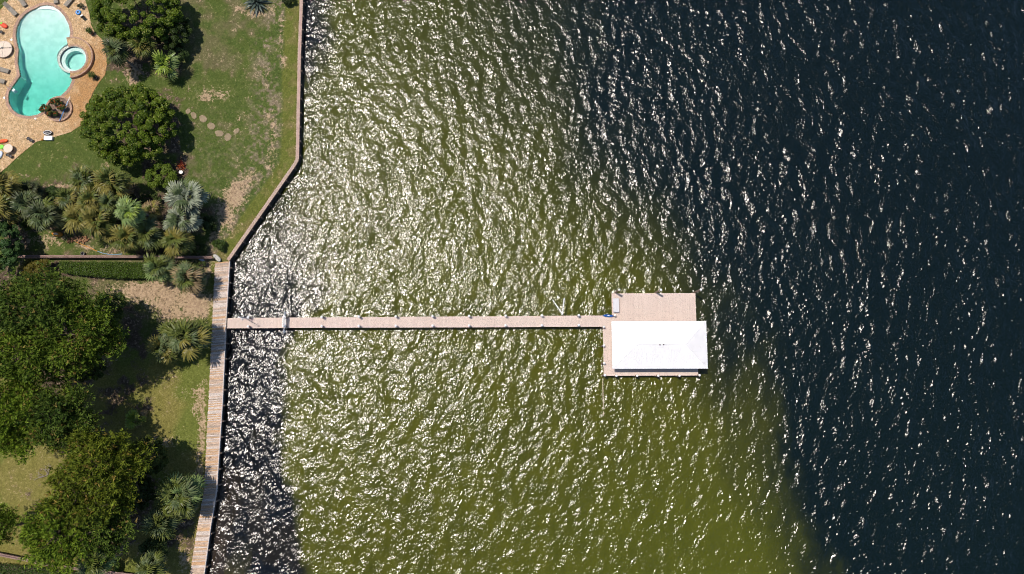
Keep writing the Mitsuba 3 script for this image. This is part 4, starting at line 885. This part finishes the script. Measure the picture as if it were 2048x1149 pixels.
for s in np.arange(1.0, sea_line.length, 2.4):
    q = np.array(sea_line.interpolate(s).coords[0]); pilem.append(q)
    part('pile', bk, MB().lathe([(.12, -1.5), (.12, 1.0), (.09, 1.04), (0, 1.04)], (q[0] + .12, q[1], 0), 10).ply('pile_bsdf', smooth=40))
# boardwalk
wk = thing('boardwalk', 'weathered plank boardwalk along the shore south of the lawn fence', 'boardwalk')
WOOD = [((0.47, 0.40, 0.35), (0.60, 0.53, 0.48)), ((0.44, 0.32, 0.235), (0.54, 0.42, 0.33)), ((0.45, 0.275, 0.15), (0.54, 0.37, 0.235)), ((0.34, 0.26, 0.20), (0.44, 0.36, 0.30))]
for i, (a, b) in enumerate(WOOD):
    bsdf(f'weathered_{i}_bsdf', mikit.proc((lambda a, b: lambda p, n, uv: mix(a, b, fbm(p.x * .9 + 5 * a[0], p.y * 9, octaves=3)) * (.75 + .5 * noise(p.x * 3, p.y * 25)))(a, b)), rough=.85, spec=.12)
bo, bi = LineString([tuple(p) for p in BW_OUT]), LineString([tuple(p) for p in BW_IN])
nb_ = 295; r = np.random.default_rng(101)
for i in range(nb_):
    t0, t1 = i / nb_, (i + .90) / nb_
    A, B, C, D = (np.array(l.interpolate(t, normalized=True).coords[0]) for l, t in ((bi, t0), (bo, t0), (bo, t1), (bi, t1)))
    e = r.normal() * .03; u = (B - A) / np.linalg.norm(B - A); A, D = A + u * e, D + u * e; B, C = B - u * .07, C - u * .07
    z1 = Z_WALK + r.normal() * .004; z0 = z1 - .04
    v = np.array([[*A, z0], [*B, z0], [*C, z0], [*D, z0], [*A, z1], [*B, z1], [*C, z1], [*D, z1]])
    f = [[4, 6, 5], [4, 7, 6], [0, 1, 2], [0, 2, 3], [0, 5, 1], [0, 4, 5], [1, 6, 2], [1, 5, 6], [2, 7, 3], [2, 6, 7], [3, 4, 0], [3, 7, 4]]
    south_ = smooth01((t0 - .1) / .2)
    w = np.array([.45 - .10 * south_, .28, .05 + .25 * south_, .18]); ch = r.choice(4, p=w / w.sum())
    part('plank', wk, mikit.ply((v, np.array(f)[:, ::-1]), f'weathered_{ch}_bsdf'))
part('edge_board', wk, MB().prism(bo.buffer(.065, cap_style=2), .95, Z_WALK + .012).ply('weathered_0_bsdf'))
part('bulkhead', wk, MB().prism(LineString(bo.parallel_offset(.10, 'right').coords).buffer(.06, cap_style=2), -1.5, Z_WALK - .1).ply('bulkhead_bsdf'))
part('joist', wk, MB().prism(LineString(bo.parallel_offset(.9, 'right').coords).buffer(.05, cap_style=2), .95, Z_WALK - .055).prism(LineString(bo.parallel_offset(1.7, 'right').coords).buffer(.05, cap_style=2), .95, Z_WALK - .055).ply('beam_bsdf'))
for s in np.arange(1.0, bo.length, 2.4):
    q = np.array(bo.interpolate(s).coords[0]); part('pile', wk, MB().lathe([(.12, -1.5), (.12, 1.0), (0, 1.02)], (q[0] + .20, q[1], 0), 10).ply('pile_bsdf', smooth=40))

# pier
pk = thing('pier', 'long narrow planked pier from the boardwalk out to the boathouse', 'pier')
pa, pb = at2(453, 636.5, Z_PIER), at2(453, 657, Z_PIER); pc, pd = at2(1206, 631.5, Z_PIER), at2(1206, 654, Z_PIER)
yN, yS = (pa[1] + pc[1]) / 2, (pb[1] + pd[1]) / 2; x0, x1 = (pa[0] + pb[0]) / 2, (pc[0] + pd[0]) / 2
yNa, yNb, ySa, ySb = pa[1], pc[1], pb[1], pd[1]
yn = lambda x: yNa + (yNb - yNa) * (x - x0) / (x1 - x0)
ys = lambda x: ySa + (ySb - ySa) * (x - x0) / (x1 - x0)
pm = MB(); X0 = math.ceil(x0 / PITCH) * PITCH
for xx in np.arange(X0, x1, PITCH):
    xm = xx + PITCH / 2; pm.box((xm, (yn(xm) + ys(xm)) / 2, Z_PIER - .02), (PITCH - .014, yn(xm) - ys(xm), .04))
part('deck_plank', pk, pm.ply('deck_bsdf'), kind='stuff')
for o in (.08, .92):
    ya, yb = ySa + (yNa - ySa) * o, ySb + (yNb - ySb) * o
    part('stringer', pk, MB().prism(LineString([(x0, ya), (x1, yb)]).buffer(.05, cap_style=2), Z_PIER - .32, Z_PIER - .045).ply('beam_bsdf'))
bsdf('post_cap_bsdf', (.80, .80, .80), rough=.5)
def piling(parent, x, y, top, r_=.13):
    q = part('post', parent, MB().lathe([(r_, -2.5), (r_, top), (0, top)], (x, y, 0), 14).ply('pile_bsdf', smooth=40))
    part('cap', q, MB().lathe([(r_ + .03, top - .12), (r_ + .035, top - .02), (r_ * .5, top + .10), (0, top + .15)], (x, y, 0), 14).ply('post_cap_bsdf', smooth=40))
for px in (500, 573, 646, 719.5, 793, 866, 938.5, 1011, 1083, 1156):
    x = at2(px, 645, Z_PIER)[0]
    piling(pk, x, yn(x) - .02, Z_PIER + 1.1, .16); piling(pk, x, ys(x) + .22, Z_PIER + .9, .15)
# pier gate
gk = thing('pier_gate', 'white metal gate with side wings across the pier near the shore', 'gate'); gx0 = at2(572, 645, Z_PIER)[0]; gz = Z_PIER
for yy in (yn(gx0) - .12, ys(gx0) + .12): part('gate_post', gk, MB().box((gx0, yy, gz + .85), (.16, .16, 1.75)).ply('white_bsdf'))
for zz_ in (.15, .9, 1.62): part('rail', gk, MB().box((gx0, (yn(gx0) + ys(gx0)) / 2, gz + zz_), (.11, yn(gx0) - ys(gx0) - .40, .16)).ply('white_bsdf'))
bar = MB()
for yy in np.linspace(ys(gx0) + .3, yn(gx0) - .3, 9): bar.box((gx0, yy, gz + .88), (.04, .04, 1.3))
part('bar', gk, bar.ply('white_bsdf'), kind='stuff')
for s, yb in ((1, yn(gx0)), (-1, ys(gx0))):
    wg = MB()
    for a in np.linspace(-.7, .7, 7): wg.tube([(gx0, yb + s * .02, gz + .85), (gx0 + .03, yb + s * (.1 + .75 * math.cos(a)), gz + .85 + .8 * math.sin(a))], .035, 5)
    wg.tube([(gx0 + .03, yb + s * (.1 + .75 * math.cos(a)), gz + .85 + .8 * math.sin(a)) for a in np.linspace(-.9, .9, 9)], .03, 5)
    part('side_wing', gk, wg.ply('white_bsdf'))
# lamp post
lk = thing('lamp_post', 'slender dark lamp post with a curved arm on the pier near the boardwalk', 'lamp post'); c = at(493, 637.5, Z_PIER)
bsdf('lamp_metal_bsdf', (.55, .55, .55), rough=.4)
part('pole', lk, MB().tube([c, c + [0, 0, 3.6]], [.09, .075], 8).ply('lamp_metal_bsdf', smooth=40))
part('arm', lk, MB().tube([c + [0, 0, 3.6], c + [.08, -.03, 4.0], c + [.4, -.18, 4.25], c + [.8, -.45, 4.2]], .06, 6).ply('lamp_metal_bsdf', smooth=40))
part('lamp_head', lk, MB().lathe([(.03, .12), (.14, 0), (.15, -.05), (0, -.05)], c + [.82, -.47, 4.15], 12).ply('lamp_metal_bsdf', smooth=40))
# V shaped davit
dk = thing('davit', 'white V shaped davit with two arms over the water beside the pier', 'davit'); b = at(1124, 629, Z_PIER)
part('base', dk, MB().lathe([(.16, 0), (.16, .35), (.11, .42), (.11, .8), (0, .8)], b, 14).ply('white_bsdf', smooth=40))
for (px, py) in ((1105, 600), (1128.5, 597)): part('arm', dk, MB().tube([b + [0, 0, .7], at(px, py, Z_PIER + 1.3)], [.09, .07], 8).ply('white_bsdf', smooth=40))
part('winch', dk, MB().box(b + [.05, .05, .55], (.3, .3, .3), rz(.5), .05).ply('grey_bsdf'))

# boathouse dock
dkk = thing('boathouse_dock', 'pink planked dock with a wide north platform round the boathouse', 'dock')
dp = lambda pts: Polygon([at2(x, y, Z_PIER) for x, y in pts])
outer_d = dp([(1206.5, 631.5), (1224.5, 631), (1224.5, 587), (1391, 586.5), (1392, 664), (1243, 664), (1243, 736), (1396, 736), (1396.5, 751.5), (1207.5, 752.5), (1206, 655)])
dm = MB(); b = outer_d.bounds
for xx in np.arange(math.floor(b[0] / PITCH) * PITCH, b[2], PITCH):
    seg = sbox(max(xx, b[0]), b[1] - 1, min(xx + PITCH - .014, b[2]), b[3] + 1).intersection(outer_d)
    for g in getattr(seg, 'geoms', [seg]):
        if g.area < .02: continue
        g0 = g.bounds; dm.box(((g0[0] + g0[2]) / 2, (g0[1] + g0[3]) / 2, Z_PIER - .02), (g0[2] - g0[0], g0[3] - g0[1], .04))
part('deck_plank', dkk, dm.ply('deck_bsdf'), kind='stuff')
part('rim_joist', dkk, MB().prism(outer_d.buffer(-.03).difference(outer_d.buffer(-.10)), Z_PIER - .32, Z_PIER - .045).ply('beam_bsdf'))
for px, py in ((1231, 586), (1312, 586), (1391, 585.5)): q = at2(px, py, Z_PIER); piling(dkk, q[0] - (.1 if px > 1380 else 0), q[1] + .05, Z_PIER + 3.4, .14)
for px, py in ((1206, 655), (1206, 692), (1206.5, 727), (1208, 751), (1231, 752), (1272, 752), (1314, 752), (1356, 752), (1396, 751), (1228, 632)):
    q = at2(px, py, Z_PIER); piling(dkk, q[0], q[1], Z_PIER + .95, .15)
single('water_pipe', MB().tube([at(1205.5, 757, .02), at(1206, 790, .03), at(1207, 832, .02)], .05, 6).ply('cream_bsdf'), 'thin pale line stretching south in the water from the dock corner', 'rope')

# boathouse
bh = thing('boathouse', 'open boathouse with a white standing seam hip roof at the pier end', 'boathouse')
ZE, ZR = Z_PIER + 2.8, Z_PIER + 4.2
cs = [at2(1223, 643, ZE), at2(1412, 642, ZE), at2(1416, 738, ZE), at2(1225, 738, ZE)]
rx0, rx1 = (cs[0][0] + cs[3][0]) / 2, (cs[1][0] + cs[2][0]) / 2; ry1, ry0 = (cs[0][1] + cs[1][1]) / 2, (cs[2][1] + cs[3][1]) / 2
rym = (ry0 + ry1) / 2; hw = (ry1 - ry0) / 2; ra, rb = rx0 + hw, rx1 - hw
def metal(p, n, uv): return mi.Color3f(.72, .72, .73) * (.94 + .1 * fbm(p.x * .8, p.y * .8, octaves=3))
bsdf('roof_bsdf', mikit.proc(metal), rough=.5, spec=.4)
E = [np.array([rx0, ry0, ZE]), np.array([rx1, ry0, ZE]), np.array([rx1, ry1, ZE]), np.array([rx0, ry1, ZE])]; Ra, Rb = np.array([ra, rym, ZR]), np.array([rb, rym, ZR])
rk = part('roof', bh, MB().prism(sbox(rx0 + .12, ry0 + .12, rx1 - .12, ry1 - .12).difference(sbox(rx0 + .18, ry0 + .18, rx1 - .18, ry1 - .18)), ZE - .22, ZE - .01).ply('white_bsdf'))
def slope(pts, nm):
    n_ = np.cross(pts[1] - pts[0], pts[2] - pts[0]); n_ /= np.linalg.norm(n_); t = n_ * .04; k = len(pts)
    v = np.vstack([pts, np.array(pts) - t]); f = [[0, i, i + 1] for i in range(1, k - 1)] + [[k, k + i + 1, k + i] for i in range(1, k - 1)]
    for i in range(k): j = (i + 1) % k; f += [[i, k + i, k + j], [i, k + j, j]]
    part('roof_slope', rk, mikit.ply((v, np.array(f)), 'roof_bsdf'))
    return n_
SL = [[E[0], E[1], Rb, Ra], [E[1], E[2], Rb], [E[2], E[3], Ra, Rb], [E[3], E[0], Ra]]
seam = MB()
for pts in SL:
    pts = [np.array(p) for p in pts]; n_ = slope(pts, ''); u = pts[1] - pts[0]; L = np.linalg.norm(u); u = u / L; up = np.cross(n_, u); Lm = hw / math.cos(math.atan2(ZR - ZE, hw))
    for q in np.arange(.2, L, .41):
        lim = min(q, L - q, hw) / hw * Lm
        if len(pts) == 4: lim = min(Lm, min(q, L - q) / hw * Lm)
        if lim < .15: continue
        a_ = pts[0] + u * q + n_ * .001; seam.box(a_ + up * (lim / 2) + n_ * .02, (.035, lim - .05, .05), np.column_stack([u, up, n_]))
part('seam', rk, seam.ply('roof_bsdf'), kind='stuff')
for a, b in ((Ra, Rb), (E[0], Ra), (E[3], Ra), (E[1], Rb), (E[2], Rb)): part('ridge_cap', rk, MB().tube([a + [0, 0, .035], b + [0, 0, .02]], .05, 6).ply('roof_bsdf', smooth=50))
for q, l in ((at(1319.5, 690, ZR + .15), 0), (at(1327, 689.5, ZR + .1), 1)): part('vent_pipe', rk, MB().lathe([(.06, -.25), (.06, .12), (.10, .13), (.10, .17), (0, .2)], q, 10).ply('dark_bsdf', smooth=40))
for xx in (rx0 + .9, (rx0 + rx1) / 2 - 2.6, (rx0 + rx1) / 2 + 2.6, rx1 - .9):
    for yy in (ry0 + .55, ry1 - .55): part('post', bh, MB().box((xx, yy, (ZE - .2) / 2 - 1), (.18, .18, ZE + 1.8)).ply('beam_bsdf'))
for yy in (ry0 + .55, ry1 - .55): part('beam', bh, MB().box(((rx0 + rx1) / 2, yy, ZE - .12), (rx1 - rx0 - .6, .12, .24)).ply('beam_bsdf'))
# dock box and blue kayak
k = thing('dock_box', 'pale grey storage box on the north platform of the dock', 'storage box'); a, b = at(1226, 597, Z_PIER + .6), at(1238.5, 625, Z_PIER + .6); c = (a + b) / 2; sx, sy = abs(b[0] - a[0]), abs(a[1] - b[1])
bsdf('box_bsdf', (.52, .52, .55), rough=.55)
part('body', k, MB().box((c[0], c[1], Z_PIER + .26), (sx - .1, sy - .1, .52), ch=.02).ply('box_bsdf')); part('lid', k, MB().box((c[0], c[1], Z_PIER + .57), (sx, sy, .09), ch=.03).ply('box_bsdf'))
for yy in (-.5, .5): part('hinge', k, MB().box((c[0] - sx / 2 - .02, c[1] + yy, Z_PIER + .5), (.05, .14, .08)).ply('dark_bsdf'))
k = thing('kayak', 'small blue kayak with a white marking beside the dock corner', 'kayak'); c = at(1216.5, 632, Z_PIER + .22)
part('hull', k, mikit.ply(float_mesh(c, 1.7, .36, -.05, .2), 'deep_blue_bsdf', smooth=50)); bsdf('deep_blue_bsdf', (.010, .085, .34), rough=.35)
part('marking', k, MB().box(c + [0, 0, .185], (.42, .09, .035), rz(-.05)).ply('white_bsdf'))
GROUPS = {'cabbage_palm': 'cabbage palms in the two gardens', 'silver_palm': 'pair of silver fan palms', 'pine_tree': 'pines of the lower left yard', 'broadleaf_tree': 'broadleaf trees of the gardens', 'bush': 'bushes of the gardens',
          'hedge': 'hedges along the fences', 'potted_plant': 'potted plants by the hot tub', 'flowering_shrub': 'shrubs of the round planter', 'stool': 'dark stools on the terrace', 'skimmer_lid': 'white skimmer lids round the pool',
          'pool_float': 'pool floats on the terrace', 'rock': 'rocks under the shaded palm', 'wooden_fence': 'wooden garden fences', 'kayak': 'kayaks'}
for k_, d_ in labels.items():
    b_ = k_.rstrip('0123456789').rstrip('_')
    if '__' not in k_ and b_ in GROUPS: d_.setdefault('group', GROUPS[b_])
tri_count = sum(len(meshkit.WRITTEN[d['filename']][1]) for d in scene.values() if d.get('type') == 'ply')
print('triangles', tri_count, 'water', len(wmesh[1]), 'pines', pt, 'entries', len(scene))
